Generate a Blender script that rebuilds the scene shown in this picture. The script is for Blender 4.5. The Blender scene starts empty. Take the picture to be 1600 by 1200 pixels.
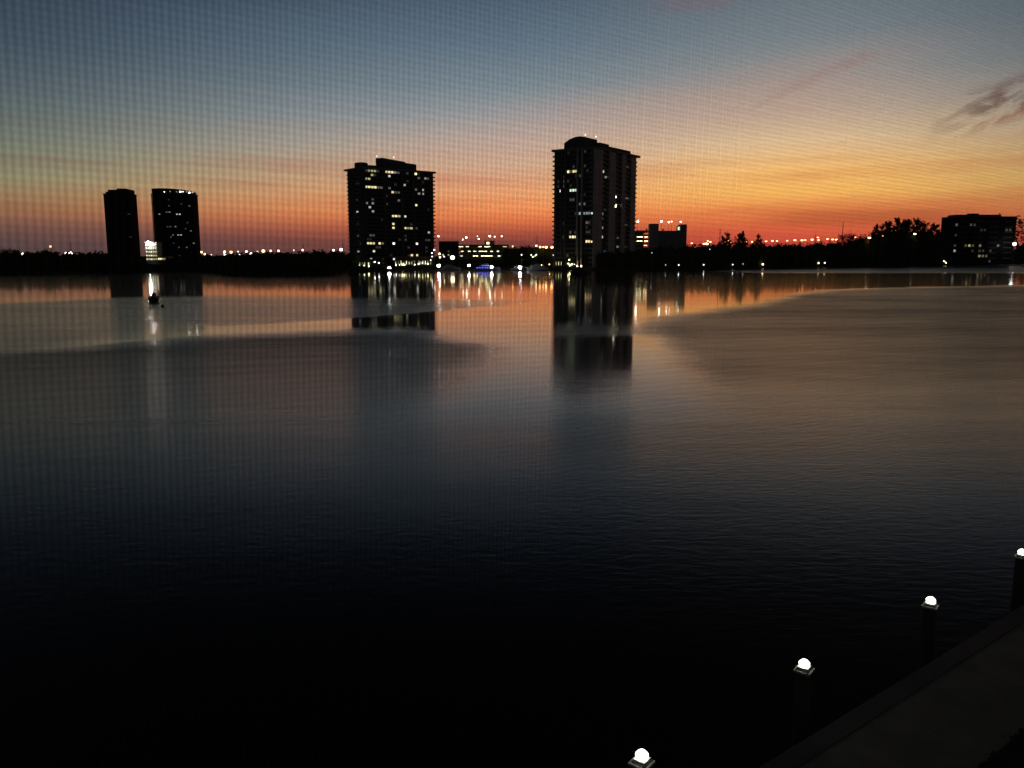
import bpy, math, random
from math import radians as R, sin, cos, pi, atan2, sqrt

# ------------------------------------------------------------------ camera, sky, exposure
sc = bpy.context.scene
col = sc.collection
EYE = 8.5                       # metres of the camera above the water
FPX, CX, CY = 1294.0, 800.0, 600.0
PITCH = math.atan((600.0 - 399.5) / FPX)
cam = bpy.data.cameras.new('camera')
co = bpy.data.objects.new('camera', cam)
col.objects.link(co)
co.location = (0, 0, EYE)
co.rotation_euler = (pi / 2 - PITCH, 0, 0)
cam.sensor_width = 36.0
cam.lens = 36.0 * FPX / 1600.0
cam.clip_start = 0.02
cam.clip_end = 30000
sc.camera = co
sc.view_settings.view_transform = 'Standard'
sc.view_settings.look = 'None'
sc.view_settings.exposure = 0.0
sc.view_settings.gamma = 1.0
sc.cycles.max_bounces = 4
sc.cycles.glossy_bounces = 3
sc.cycles.diffuse_bounces = 2
sc.cycles.caustics_reflective = False
sc.cycles.caustics_refractive = False
sc.cycles.filter_width = 1.45
sc.cycles.sample_clamp_indirect = 6.0
sc.cycles.use_denoising = True
try:
    sc.cycles.denoiser = 'OPENIMAGEDENOISE'
except Exception:
    pass

def lin(c):
    return tuple(((v / 255.0) / 12.92 if v / 255.0 <= 0.04045 else ((v / 255.0 + 0.055) / 1.055) ** 2.4) for v in c)

class NT:
    """small node-building helper"""
    def __init__(s, tree):
        s.t = tree; s.n = tree.nodes; s.l = tree.links
    def new(s, kind, **kw):
        n = s.n.new(kind)
        for k, v in kw.items(): setattr(n, k, v)
        return n
    def put(s, sock, v):
        if v is None: return
        if hasattr(v, 'is_output'): s.l.new(v, sock)
        else: sock.default_value = v
    def m(s, op, a, b=None, c=None, clamp=False):
        n = s.new('ShaderNodeMath', operation=op, use_clamp=clamp)
        s.put(n.inputs[0], a); s.put(n.inputs[1], b); s.put(n.inputs[2], c)
        return n.outputs[0]
    def ss(s, v, a, b, lo=0.0, hi=1.0):
        n = s.new('ShaderNodeMapRange', interpolation_type='SMOOTHSTEP')
        s.put(n.inputs[0], v); s.put(n.inputs[1], a); s.put(n.inputs[2], b); s.put(n.inputs[3], lo); s.put(n.inputs[4], hi)
        return n.outputs[0]
    def mix(s, f, a, b, blend='MIX'):
        n = s.new('ShaderNodeMix', data_type='RGBA', blend_type=blend)
        s.put(n.inputs[0], f); s.put(n.inputs[6], a); s.put(n.inputs[7], b)
        return n.outputs[2]
    def comb(s, x, y, z):
        n = s.new('ShaderNodeCombineXYZ')
        s.put(n.inputs[0], x); s.put(n.inputs[1], y); s.put(n.inputs[2], z)
        return n.outputs[0]
    def noise(s, vec, scale, detail=3, rough=0.5, dist=0.0):
        n = s.new('ShaderNodeTexNoise')
        s.put(n.inputs['Vector'], vec); n.inputs['Scale'].default_value = scale
        n.inputs['Detail'].default_value = detail; n.inputs['Roughness'].default_value = rough
        n.inputs['Distortion'].default_value = dist
        return n.outputs['Fac']
    def ramp(s, f, stops, interp='LINEAR'):
        n = s.new('ShaderNodeValToRGB'); r = n.color_ramp; r.interpolation = interp
        while len(r.elements) > 1: r.elements.remove(r.elements[-1])
        first = True
        for p, c in stops:
            e = r.elements[0] if first else r.elements.new(p)
            e.position = p; e.color = tuple(c) + (1.0,); first = False
        s.put(n.inputs[0], f)
        return n.outputs[0]

# --- twilight sky: colour by height over the horizon, warmer towards the place where the sun went down
SKY_GAIN = 1.14
w = bpy.data.worlds.new('World'); sc.world = w; w.use_nodes = True
T = NT(w.node_tree)
bg = T.n['Background']
tc = T.new('ShaderNodeTexCoord')
sep = T.new('ShaderNodeSeparateXYZ'); T.l.new(tc.outputs['Generated'], sep.inputs[0])
el = T.m('MULTIPLY', T.m('ARCSINE', sep.outputs[2]), 180 / pi)          # degrees
az = T.m('MULTIPLY', T.m('ARCTAN2', sep.outputs[0], sep.outputs[1]), 180 / pi)
f = T.m('DIVIDE', el, 60.0, clamp=True)
def col_ramp(stops): return T.ramp(f, [(e / 60.0, lin(c)) for e, c in stops])
left = col_ramp([(0, (88, 68, 66)), (1.0, (96, 72, 70)), (1.8, (126, 88, 74)), (2.6, (158, 110, 78)), (3.4, (160, 126, 90)), (4.4, (150, 142, 108)),
                 (5.5, (134, 138, 114)), (7.5, (108, 120, 114)), (9.5, (88, 102, 108)), (12, (68, 84, 98)), (14.5, (58, 72, 87)),
                 (16.5, (34, 44, 56)), (20, (15, 20, 28)), (25, (8, 11, 15)), (30, (5, 7, 10)), (60, (4, 6, 8))])
mid = col_ramp([(0, (108, 58, 56)), (0.9, (122, 64, 57)), (1.6, (174, 84, 62)), (2.4, (226, 120, 74)), (3.2, (242, 148, 92)), (4.2, (234, 160, 112)),
                (5.6, (214, 170, 138)), (7.2, (190, 172, 158)), (9.0, (154, 158, 160)), (11, (124, 138, 146)), (13.5, (99, 118, 134)), (16, (82, 100, 117)),
                (17.5, (50, 63, 82)), (19.5, (27, 35, 48)), (23, (12, 16, 23)), (30, (6, 8, 11)), (60, (4, 6, 8))])
right = col_ramp([(0, (170, 60, 56)), (0.8, (208, 74, 62)), (1.4, (220, 92, 64)), (2.1, (226, 112, 68)), (2.9, (242, 142, 78)), (4.0, (253, 186, 98)),
                  (5.4, (252, 194, 116)), (7.2, (228, 194, 152)), (9.0, (188, 170, 152)), (11, (148, 150, 148)), (13.5, (122, 132, 138)), (16, (105, 117, 126)),
                  (17.5, (60, 68, 80)), (19.5, (32, 37, 45)), (23, (14, 17, 22)), (30, (6, 8, 11)), (60, (4, 6, 8))])
t1 = T.ss(az, -34.0, 3.0)
t2 = T.ss(az, -2.0, 19.0)
back = T.ss(T.m('ABSOLUTE', T.m('SUBTRACT', az, 18.0)), 32.0, 95.0)
sky = T.mix(t2, T.mix(t1, left, mid), right)
sky = T.mix(T.m('MULTIPLY', T.ss(az, 19.0, 35.0), 0.46), sky, left)
sky = T.mix(back, sky, T.ramp(f, [(0, lin((50, 52, 60))), (0.3, lin((38, 42, 50))), (1, lin((6, 8, 11)))]))
# long streaks low in the sky
sv = T.comb(T.m('MULTIPLY', az, 0.055), T.m('MULTIPLY', T.m('ADD', el, T.m('MULTIPLY', az, -0.012)), 0.9), 3.1)
st = T.ss(T.noise(sv, 1.0, 4, 0.55), 0.46, 0.70)
low = T.m('MULTIPLY', T.ss(el, 0.2, 1.5), T.ss(el, 9.0, 4.5))
sky = T.mix(T.m('MULTIPLY', T.m('MULTIPLY', st, low), 0.34), sky, T.mix(t1, lin((120, 84, 74)) + (1,), lin((196, 96, 66)) + (1,)))
# faint salmon veil that climbs to the right
def window(v, a, b, c, d): return T.m('MULTIPLY', T.ss(v, a, b), T.ss(v, d, c))
ve = T.m('SUBTRACT', el, T.m('MULTIPLY_ADD', az, 0.135, 8.6))
veil = T.m('MULTIPLY', T.ss(ve, 2.2, -0.4), T.m('MULTIPLY', T.ss(ve, -4.5, -1.0), window(az, -16.0, 4.0, 18.0, 30.0)))
sky = T.mix(T.m('MULTIPLY', veil, 0.19), sky, lin((216, 150, 122)) + (1,))
# dark smoky streak low over the right shore
c4 = T.m('MULTIPLY', window(T.m('ADD', el, T.m('MULTIPLY', T.m('SUBTRACT', st, 0.5), 0.5)), 1.3, 2.0, 2.5, 3.2), window(az, 14.0, 20.0, 25.0, 31.0))
sky = T.mix(T.m('MULTIPLY', c4, 0.42), sky, lin((150, 62, 44)) + (1,))
# torn cloud upper right, and a thin wisp before it
slope = T.m('SUBTRACT', el, T.m('MULTIPLY_ADD', T.m('SUBTRACT', az, 29.0), 0.30, 8.4))
cv = T.comb(T.m('MULTIPLY', az, 0.42), T.m('MULTIPLY', slope, 1.05), 0.0)
cn = T.ss(T.noise(cv, 1.0, 6, 0.60, 0.5), 0.44, 0.60)
cl = T.m('MULTIPLY', T.m('MULTIPLY', window(slope, -1.5, -0.5, 0.6, 1.7), window(az, 25.0, 29.5, 36.0, 40.0)), cn)
sky = T.mix(T.m('MULTIPLY', cl, 0.8), sky, T.mix(T.ss(slope, -1.2, 0.0), lin((150, 96, 74)) + (1,), lin((110, 84, 74)) + (1,)))
slope2 = T.m('SUBTRACT', el, T.m('MULTIPLY_ADD', T.m('SUBTRACT', az, 19.0), 0.36, 10.7))
c2n = T.ss(T.noise(T.comb(T.m('MULTIPLY', az, 0.5), T.m('MULTIPLY', slope2, 1.4), 7.7), 1.0, 4, 0.6), 0.40, 0.62)
c2 = T.m('MULTIPLY', T.m('MULTIPLY', window(slope2, -0.5, -0.05, 0.1, 0.7), window(az, 14.0, 18.0, 21.5, 24.0)), c2n)
sky = T.mix(T.m('MULTIPLY', c2, 0.32), sky, lin((158, 118, 110)) + (1,))
c3 = T.m('MULTIPLY', window(el, 14.8, 15.4, 15.8, 16.6), window(az, 8.0, 11.0, 13.0, 15.0))
sky = T.mix(T.m('MULTIPLY', c3, 0.3), sky, lin((130, 100, 108)) + (1,))
T.l.new(sky, bg.inputs['Color'])
bg.inputs['Strength'].default_value = SKY_GAIN

# ------------------------------------------------------------------ pixel / world helper (photo pixels 1600 x 1200)
def ray(px, py):
    u = CY - py
    return (px - CX, FPX * cos(PITCH) + u * sin(PITCH), -FPX * sin(PITCH) + u * cos(PITCH))
def P(px, py, Y):
    d = ray(px, py); t = Y / d[1]
    return (d[0] * t, Y, EYE + d[2] * t)
def G(px, py, z=0.0):
    d = ray(px, py); t = (z - EYE) / d[2]
    return (d[0] * t, d[1] * t, z)

# ------------------------------------------------------------------ mesh helpers
class MB:
    def __init__(s): s.v = []; s.f = []; s.m = []; s.cur = 0
    def face(s, idx): s.f.append(idx); s.m.append(s.cur)
    def box(s, x0, x1, y0, y1, z0, z1):
        b = len(s.v)
        s.v += [(x0, y0, z0), (x1, y0, z0), (x1, y1, z0), (x0, y1, z0), (x0, y0, z1), (x1, y0, z1), (x1, y1, z1), (x0, y1, z1)]
        for q in ((0, 3, 2, 1), (4, 5, 6, 7), (0, 1, 5, 4), (1, 2, 6, 5), (2, 3, 7, 6), (3, 0, 4, 7)): s.face(tuple(b + i for i in q))
        return s
    def prism(s, poly, z0, z1, ztop=None):
        b = len(s.v); n = len(poly)
        s.v += [(x, y, z0) for x, y in poly]
        s.v += [(x, y, (ztop[i] if ztop else z1)) for i, (x, y) in enumerate(poly)]
        s.face(tuple(b + i for i in reversed(range(n)))); s.face(tuple(b + n + i for i in range(n)))
        for i in range(n):
            j = (i + 1) % n; s.face((b + i, b + j, b + n + j, b + n + i))
        return s
    def tube(s, p0, p1, r0, r1=None, n=6):
        r1 = r0 if r1 is None else r1
        d = [p1[i] - p0[i] for i in range(3)]; L = sqrt(sum(c * c for c in d)) or 1e-6
        d = [c / L for c in d]
        a = (0, 0, 1) if abs(d[2]) < 0.9 else (1, 0, 0)
        u = (d[1] * a[2] - d[2] * a[1], d[2] * a[0] - d[0] * a[2], d[0] * a[1] - d[1] * a[0])
        k = sqrt(sum(c * c for c in u)); u = [c / k for c in u]
        v = (d[1] * u[2] - d[2] * u[1], d[2] * u[0] - d[0] * u[2], d[0] * u[1] - d[1] * u[0])
        b = len(s.v)
        for p, r in ((p0, r0), (p1, r1)):
            for i in range(n):
                c, q = cos(2 * pi * i / n) * r, sin(2 * pi * i / n) * r
                s.v.append(tuple(p[j] + u[j] * c + v[j] * q for j in range(3)))
        for i in range(n):
            j = (i + 1) % n; s.face((b + i, b + j, b + n + j, b + n + i))
        s.face(tuple(b + i for i in reversed(range(n)))); s.face(tuple(b + n + i for i in range(n)))
        return s
    def ball(s, c, rx, ry=None, rz=None, seg=10, rings=6, jit=0.0, rnd=random):
        ry = ry or rx; rz = rz or rx
        b = len(s.v); s.v.append((c[0], c[1], c[2] - rz))
        for i in range(1, rings):
            t = -pi / 2 + pi * i / rings
            for j in range(seg):
                a = 2 * pi * j / seg; k = 1 + rnd.uniform(-jit, jit)
                s.v.append((c[0] + rx * k * cos(t) * cos(a), c[1] + ry * k * cos(t) * sin(a), c[2] + rz * k * sin(t)))
        s.v.append((c[0], c[1], c[2] + rz)); top = len(s.v) - 1
        for j in range(seg):
            k = (j + 1) % seg
            s.face((b, b + 1 + k, b + 1 + j)); s.face((top, top - seg + j, top - seg + k))
            for i in range(rings - 2):
                o = b + 1 + i * seg; s.face((o + j, o + k, o + seg + k, o + seg + j))
        return s
    def leaf(s, c, size, rnd, stretch=1.0, droop=None):
        a = rnd.uniform(0, 2 * pi); t = rnd.uniform(-1.2, 1.2) if droop is None else droop
        ux = (cos(a) * cos(t), sin(a) * cos(t), sin(t))
        b2 = rnd.uniform(0, 2 * pi)
        vx = (cos(b2), sin(b2), rnd.uniform(-0.8, 0.8))
        h = size * 0.5
        b = len(s.v)
        L = h * stretch
        s.v += [tuple(c[i] - ux[i] * L - vx[i] * h * .4 for i in range(3)), tuple(c[i] + ux[i] * L * .3 - vx[i] * h for i in range(3)),
                tuple(c[i] + ux[i] * L + vx[i] * h * .3 for i in range(3)), tuple(c[i] - ux[i] * L * .2 + vx[i] * h for i in range(3))]
        s.face((b, b + 1, b + 2, b + 3))
        return s
    def mesh(s, name):
        me = bpy.data.meshes.new(name); me.from_pydata(s.v, [], s.f); me.update()
        if any(s.m): me.polygons.foreach_set('material_index', s.m)
        return me

def link(name, me, mats, parent=None, loc=(0, 0, 0), rz=0.0):
    if mats is not None and not me.materials:
        for m in (mats if isinstance(mats, (list, tuple)) else [mats]): me.materials.append(m)
    o = bpy.data.objects.new(name, me); col.objects.link(o)
    o.location = loc; o.rotation_euler = (0, 0, rz)
    if parent: o.parent = parent
    return o
def obj(name, mb, mats, parent=None, loc=(0, 0, 0), rz=0.0):
    return link(name, mb.mesh(name), mats, parent, loc, rz)
def tag(o, label=None, cat=None, group=None, kind=None):
    if label: o['label'] = label
    if cat: o['category'] = cat
    if group: o['group'] = group
    if kind: o['kind'] = kind
    return o
def thing(name, label, cat, loc=(0, 0, 0), rz=0.0, group=None):
    o = bpy.data.objects.new(name, None); col.objects.link(o)
    o.empty_display_size = 1.0; o.location = loc; o.rotation_euler = (0, 0, rz)
    return tag(o, label, cat, group)
ORD = ['', 'first', 'second', 'third', 'fourth', 'fifth', 'sixth', 'seventh', 'eighth', 'ninth', 'tenth', 'eleventh', 'twelfth',
       'thirteenth', 'fourteenth', 'fifteenth', 'sixteenth', 'seventeenth', 'eighteenth', 'nineteenth', 'twentieth', 'twenty-first',
       'twenty-second', 'twenty-third', 'twenty-fourth', 'twenty-fifth', 'twenty-sixth', 'twenty-seventh', 'twenty-eighth']
NUM = ['no', 'one', 'two', 'three', 'four', 'five', 'six', 'seven', 'eight', 'nine', 'ten', 'eleven', 'twelve', 'thirteen', 'fourteen',
       'fifteen', 'sixteen', 'seventeen', 'eighteen', 'nineteen', 'twenty', 'twenty-one', 'twenty-two', 'twenty-three', 'twenty-four', 'twenty-five']
def place(i, n):
    if n == 2: return ['left', 'right'][i]
    if i == 0: return 'leftmost'
    if i == n - 1: return 'rightmost'
    return ORD[i + 1] + ' from left'

# ------------------------------------------------------------------ materials
MAT = {}
def mat(name, c, rough=0.8, c2=None, scale=0.5, spec=0.3, metal=0.0, bump=0.0, stretch=(1, 1, 1), emis=None, es=0.0):
    m = bpy.data.materials.new(name); m.use_nodes = True; t = NT(m.node_tree); b = t.n['Principled BSDF']
    b.inputs['Roughness'].default_value = rough; b.inputs['Metallic'].default_value = metal
    b.inputs['Specular IOR Level'].default_value = spec
    tc = t.new('ShaderNodeTexCoord'); mp = t.new('ShaderNodeMapping'); mp.inputs['Scale'].default_value = stretch
    t.l.new(tc.outputs['Object'], mp.inputs[0])
    n = t.noise(mp.outputs[0], scale, 5, 0.6)
    c2 = c2 or tuple(v * 0.65 for v in c)
    t.l.new(t.ramp(n, [(0.3, c2), (0.7, c)]), b.inputs['Base Color'])
    if bump:
        bp = t.new('ShaderNodeBump'); bp.inputs['Distance'].default_value = bump; t.l.new(n, bp.inputs['Height'])
        t.l.new(bp.outputs[0], b.inputs['Normal'])
    if emis:
        b.inputs['Emission Color'].default_value = tuple(emis) + (1,); b.inputs['Emission Strength'].default_value = es
    MAT[name] = m
    return m
def glow(name, c, s):
    m = bpy.data.materials.new(name); m.use_nodes = True; t = NT(m.node_tree); b = t.n['Principled BSDF']
    b.inputs['Base Color'].default_value = (0.6, 0.6, 0.55, 1)
    b.inputs['Emission Color'].default_value = tuple(c) + (1,); b.inputs['Emission Strength'].default_value = s
    MAT[name] = m
    return m
concrete = mat('concrete', (0.34, 0.33, 0.30), 0.85, scale=0.3)
paleconc = mat('pale_concrete', (0.50, 0.48, 0.43), 0.85, scale=0.2)
darkwall = mat('dark_wall', (0.10, 0.10, 0.095), 0.95, spec=0.05, scale=0.3)
slabm = mat('balcony_slab', (0.16, 0.15, 0.14), 0.8, scale=0.6)
glassd = mat('dark_glass', (0.012, 0.014, 0.018), 0.35, scale=0.2, spec=0.12)
framem = mat('window_frame', (0.10, 0.10, 0.10), 0.5, scale=1)
metal = mat('galvanised_metal', (0.22, 0.22, 0.22), 0.5, scale=2, metal=0.6)
bark = mat('bark', (0.07, 0.05, 0.035), 0.95, scale=3, stretch=(1, 1, .2))
leafm = mat('foliage', (0.045, 0.065, 0.022), 0.95, (0.018, 0.03, 0.012), 0.4, spec=0.05)
tintw = mat('tinted_wall', (0.03, 0.03, 0.032), 0.9, scale=0.3, spec=0.03)
leafp = mat('palm_foliage', (0.07, 0.10, 0.03), 0.7, (0.03, 0.05, 0.015), 0.6)
soil = mat('ground_cover', (0.04, 0.042, 0.025), 1.0, spec=0.0, scale=0.05)
stone = mat('seawall_stone', (0.16, 0.15, 0.13), 0.9, scale=0.8, bump=0.05)
wood = mat('weathered_wood', (0.10, 0.075, 0.05), 0.9, scale=2.5, stretch=(1, 1, .15), bump=0.01)
hullm = mat('dark_hull', (0.018, 0.02, 0.03), 0.45, scale=1, spec=0.5)
hullw = mat('white_hull', (0.13, 0.14, 0.16), 0.3, scale=1, spec=0.5)
whitep = mat('white_cap_paint', (0.62, 0.62, 0.54), 0.5, scale=6)
WARM = (1.0, 0.72, 0.38); YEL = (1.0, 0.88, 0.42); WHT = (1.0, 0.96, 0.86); CLD = (0.78, 0.93, 1.0); AMB = (1.0, 0.50, 0.16); RED = (1.0, 0.12, 0.05); GRN = (0.75, 1.0, 0.72)
LIT = {'y': YEL, 'w': WHT, 'o': WARM, 'b': CLD, 'g': GRN}
_g = {}
def lit(colr, s):
    k = (colr, s)
    if k not in _g: _g[k] = glow('lit_%d' % len(_g), colr, s)
    return _g[k]

# ------------------------------------------------------------------ water (one sheet, calm and wind-ruffled areas)
wm = bpy.data.materials.new('bay_water'); wm.use_nodes = True; t = NT(wm.node_tree)
t.n.remove(t.n['Principled BSDF'])
geo = t.new('ShaderNodeNewGeometry'); sp = t.new('ShaderNodeSeparateXYZ'); t.l.new(geo.outputs['Position'], sp.inputs[0])
X, Y = sp.outputs[0], sp.outputs[1]
def bound(pts, z=0.0):
    """a boundary drawn as Y over X, in metres, from photo points on the water"""
    n = t.new('ShaderNodeFloatCurve'); c = n.mapping.curves[0]
    w_ = sorted(G(a, b) for a, b in pts)
    q = [((p[0] + 260) / 520.0, min(p[1] / 600.0, 1)) for p in w_]
    n.mapping.use_clip = False
    while len(c.points) < len(q): c.points.new(0.5, 0.5)
    for pt, (a, b) in zip(c.points, q): pt.location = (a, b); pt.handle_type = 'VECTOR'
    n.mapping.update()
    t.l.new(t.m('DIVIDE', t.m('ADD', X, 260.0), 520.0), n.inputs['Value'])
    return t.m('MULTIPLY', n.outputs[0], 600.0)
wob = t.m('MULTIPLY', t.m('SUBTRACT', t.noise(t.comb(t.m('MULTIPLY', X, .05), t.m('MULTIPLY', Y, .055), 0), 1.0, 9, 0.72), 0.5), 17.0)
Xw = t.m('ADD', X, t.m('MULTIPLY', wob, 0.9))
Yw = t.m('ADD', Y, wob)
A = bound([(-60, 552), (0, 549), (160, 541), (320, 529), (550, 518), (640, 516), (700, 530), (780, 546), (856, 556), (874, 505), (995, 503), (1060, 496), (1150, 483), (1220, 468), (1250, 459), (1300, 454), (1400, 450), (1600, 446)])
smoothA = t.ss(t.m('SUBTRACT', Yw, A), -9.0, 9.0)
B1 = bound([(-60, 500), (0, 497), (180, 490), (330, 512), (550, 498), (690, 485), (800, 476), (880, 470)])
B2 = bound([(-60, 478), (0, 475), (180, 466), (330, 464), (550, 466), (690, 470), (800, 470), (880, 466)])
bandB = t.m('MULTIPLY', t.m('MULTIPLY', t.ss(t.m('SUBTRACT', Yw, B1), -3.0, 4.0), t.ss(t.m('SUBTRACT', Yw, B2), 16.0, -14.0)), t.ss(X, 10.0, -14.0))
far = t.m('MULTIPLY', t.ss(t.m('ADD', Y, t.m('MULTIPLY', wob, 3.0)), 395.0, 450.0), t.ss(X, 90.0, 150.0))
lft = t.m('MULTIPLY', t.ss(X, -34.0, -48.0), t.ss(t.m('SUBTRACT', Yw, B2), 14.0, -12.0))
def win2(v, a, b, c, d): return t.m('MULTIPLY', t.ss(v, a, b), t.ss(v, d, c))
C1 = t.m('MULTIPLY', t.m('ADD', t.m('MULTIPLY', win2(t.m('ADD', Yw, t.m('MULTIPLY', wob, -.6)), 35.0, 49.0, 84.0, 92.0), .4), t.m('MULTIPLY', win2(t.m('ADD', Yw, t.m('MULTIPLY', wob, -.6)), 35.0, 49.0, 108.0, 118.0), .6)), t.m('ADD', t.m('MULTIPLY', win2(t.m('SUBTRACT', t.m('MULTIPLY_ADD', wob, .3, X), t.m('MULTIPLY_ADD', Y, .12, -6.5)), -8.0, 0.0, 8.5, 15.0), .94), t.m('MULTIPLY', win2(X, 4.0, 14.0, 14.0, 70.0), .24)))
ruf = t.m('MAXIMUM', t.m('SUBTRACT', 1.0, smoothA), t.m('MULTIPLY', bandB, 0.46))
ruf = t.m('MAXIMUM', ruf, far)
ruf = t.m('MAXIMUM', ruf, t.m('MULTIPLY', lft, 0.46))
patch = t.ss(t.noise(t.comb(t.m('MULTIPLY', X, .018), t.m('MULTIPLY', Y, .05), 4.0), 1.0, 4, 0.6), 0.35, 0.7)
ruf = t.m('MULTIPLY', ruf, t.m('MULTIPLY_ADD', patch, 0.22, 0.8))
ruf = t.m('MULTIPLY', ruf, t.m('MULTIPLY_ADD', C1, -0.96, 1.0))
chop = t.noise(t.comb(t.m('MULTIPLY', X, .16), t.m('MULTIPLY', Y, .42), 9.0), 1.0, 4, 0.7)
ruf = t.m('MULTIPLY', ruf, t.m('MULTIPLY_ADD', chop, 0.5, 0.75))
ruf = t.m('MULTIPLY', ruf, t.ss(Y, 16.0, 80.0, 0.18, 1.0))
# ripples
rv = t.comb(t.m('MULTIPLY', X, 0.55), t.m('MULTIPLY', Y, 1.25), 0.0)
rip = t.noise(rv, 2.6, 6, 0.62, 0.4)
rip2 = t.noise(t.comb(t.m('MULTIPLY', X, 0.10), t.m('MULTIPLY', Y, 0.30), 2.0), 1.0, 3, 0.5)
hgt = t.m('ADD', t.m('MULTIPLY', rip, 0.13), t.m('MULTIPLY', rip2, t.ss(Y, 15.0, 80.0, 0.12, 0.42)))
bmp = t.new('ShaderNodeBump'); bmp.inputs['Distance'].default_value = 1.0
t.put(bmp.inputs['Height'], hgt)
t.put(bmp.inputs['Strength'], t.m('MULTIPLY_ADD', ruf, 0.27, t.ss(Y, 95.0, 45.0, 0.010, 0.03), clamp=True))
def ws(rough):
    b = t.new('ShaderNodeBsdfPrincipled')
    b.inputs['Base Color'].default_value = (0.003, 0.005, 0.006, 1)
    b.inputs['IOR'].default_value = 1.23
    t.put(b.inputs['Roughness'], rough); t.l.new(bmp.outputs[0], b.inputs['Normal'])
    return b.outputs[0]
sharp = ws(t.m('MULTIPLY_ADD', ruf, 0.25, 0.045))
broad = ws(t.m('MULTIPLY_ADD', ruf, 0.36, 0.13))
mx = t.new('ShaderNodeMixShader'); t.put(mx.inputs[0], t.m('MULTIPLY_ADD', ruf, 0.52, 0.15)); t.l.new(sharp, mx.inputs[1]); t.l.new(broad, mx.inputs[2])
t.l.new(mx.outputs[0], t.n['Material Output'].inputs['Surface'])
mb = MB(); mb.v = [(-9000, -40, 0), (9000, -40, 0), (9000, 12000, 0), (-9000, 12000, 0)]; mb.face((0, 1, 2, 3))
tag(obj('water', mb, wm), 'calm bay water mirroring the sunset, ruffled dark in front', kind='structure')

# ------------------------------------------------------------------ far land
LZ = 1.3
shore_px = [(-1300, 470), (-420, 447), (-200, 438), (0, 431), (60, 429.5), (130, 426.5), (160, 424.3), (190, 425), (300, 424.8), (340, 424.8), (352, 428), (400, 430),
            (450, 431), (520, 430.5), (545, 424), (600, 423.5), (690, 421.5), (780, 421), (870, 421), (1000, 422.3), (1080, 421.6), (1160, 420),
            (1300, 417.6), (1400, 415.6), (1470, 414.6), (1500, 415), (1600, 412.6), (1800, 411), (2200, 409), (3200, 409)]
SH = [G(a, b) for a, b in shore_px]
def shoreY(x):
    for a, b in zip(SH, SH[1:]):
        if a[0] <= x <= b[0]: return a[1] + (b[1] - a[1]) * (x - a[0]) / (b[0] - a[0])
    return SH[0][1] if x < SH[0][0] else SH[-1][1]
mb = MB()
rnd = random.Random(4)
top = []
for a, b in zip(SH, SH[1:]):
    n = max(1, int((b[0] - a[0]) / 5))
    for i in range(n):
        k = i / n; top.append((a[0] + (b[0] - a[0]) * k, a[1] + (b[1] - a[1]) * k + rnd.uniform(-.6, .6)))
top.append(SH[-1][:2])
n = len(top)
mb.v = [(x, y, -0.6) for x, y in top] + [(x, y + 0.8, LZ + rnd.uniform(-.25, .25)) for x, y in top] + [(x * (1 + 60 / y), y + 60, LZ + 0.3) for x, y in top] + \
       [(x * 11500 / y, 11500, LZ + 1.0) for x, y in top]
for i in range(n - 1):
    for k in range(3): mb.face((k * n + i, k * n + i + 1, (k + 1) * n + i + 1, (k + 1) * n + i))
tag(obj('far_shore_ground', mb, soil), 'dark low shore on the far side of the bay', kind='structure')

def fit(px, yd, m=6.0):
    for _ in range(3): yd = max(yd, shoreY(P(px, 400, yd)[0]) + m)
    return yd
# ------------------------------------------------------------------ vegetation
def crown_mass(mb, c, r, h, rnd, leaves, lsize):
    mb.ball((c[0], c[1], c[2] + h * 0.45), r, r * 0.8, h * 0.47, 9, 6, 0.22, rnd)
    for _ in range(leaves):
        a = rnd.uniform(0, 2 * pi); t_ = rnd.uniform(-0.2, pi / 2); k = rnd.uniform(0.85, 1.22)
        mb.leaf((c[0] + r * k * cos(t_) * cos(a), c[1] + r * .8 * k * cos(t_) * sin(a), c[2] + h * 0.45 + h * 0.5 * k * sin(t_)), rnd.uniform(.5, 1.3) * lsize, rnd)
def woodland(prof, dback, label, seed, leaves=46, front=4.0, rows=2, lsize=1.3):
    """one far wood: prof = [(px, top_y)], trees rooted a little behind the waterline"""
    rnd = random.Random(seed); mb = MB()
    pts = []
    for (a, ya), (b, yb) in zip(prof, prof[1:]):
        Ym = dback
        step = 4.2 * FPX / Ym
        x = a
        while x < b:
            k = (x - a) / (b - a); pts.append((x, ya + (yb - ya) * k)); x += step * rnd.uniform(.7, 1.2)
    for r_ in range(rows):
        for px, ty in pts:
            Yd = fit(px, dback, 5.0) + r_ * 9 + rnd.uniform(-2, 2)
            g = P(px + rnd.uniform(-4, 4), ty + rnd.uniform(-1.0, 2.6), Yd)
            h = g[2] - LZ
            if h < 1.5: h = 1.5
            crown_mass(mb, (g[0], Yd, LZ - 0.6), rnd.uniform(3.0, 4.6), h + .6, rnd, leaves, lsize)
    o = obj('woodland', mb, leafm)
    return tag(o, label, kind='stuff')
woodland([(-900, 392), (-600, 390), (-330, 394), (0, 396), (20, 393), (50, 396), (75, 391), (110, 395), (160, 394), (190, 396), (215, 402), (226, 412)], 455, 'black wooded shore below the two left towers', 1)
woodland([(244, 414), (262, 411), (270, 403), (300, 400), (330, 399), (370, 396), (400, 394), (440, 395), (480, 394), (497, 390), (520, 394), (560, 394)], 480, 'black tree line between the left towers and the middle tower', 2, rows=2)
woodland([(345, 411), (400, 408), (470, 409), (515, 412)], 385, 'low black mangrove point jutting out left of the middle tower', 3, rows=2, leaves=40)
woodland([(795, 386), (830, 384), (866, 388)], 640, 'dark trees between the lit garage and the right tower', 5, rows=2)
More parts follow.
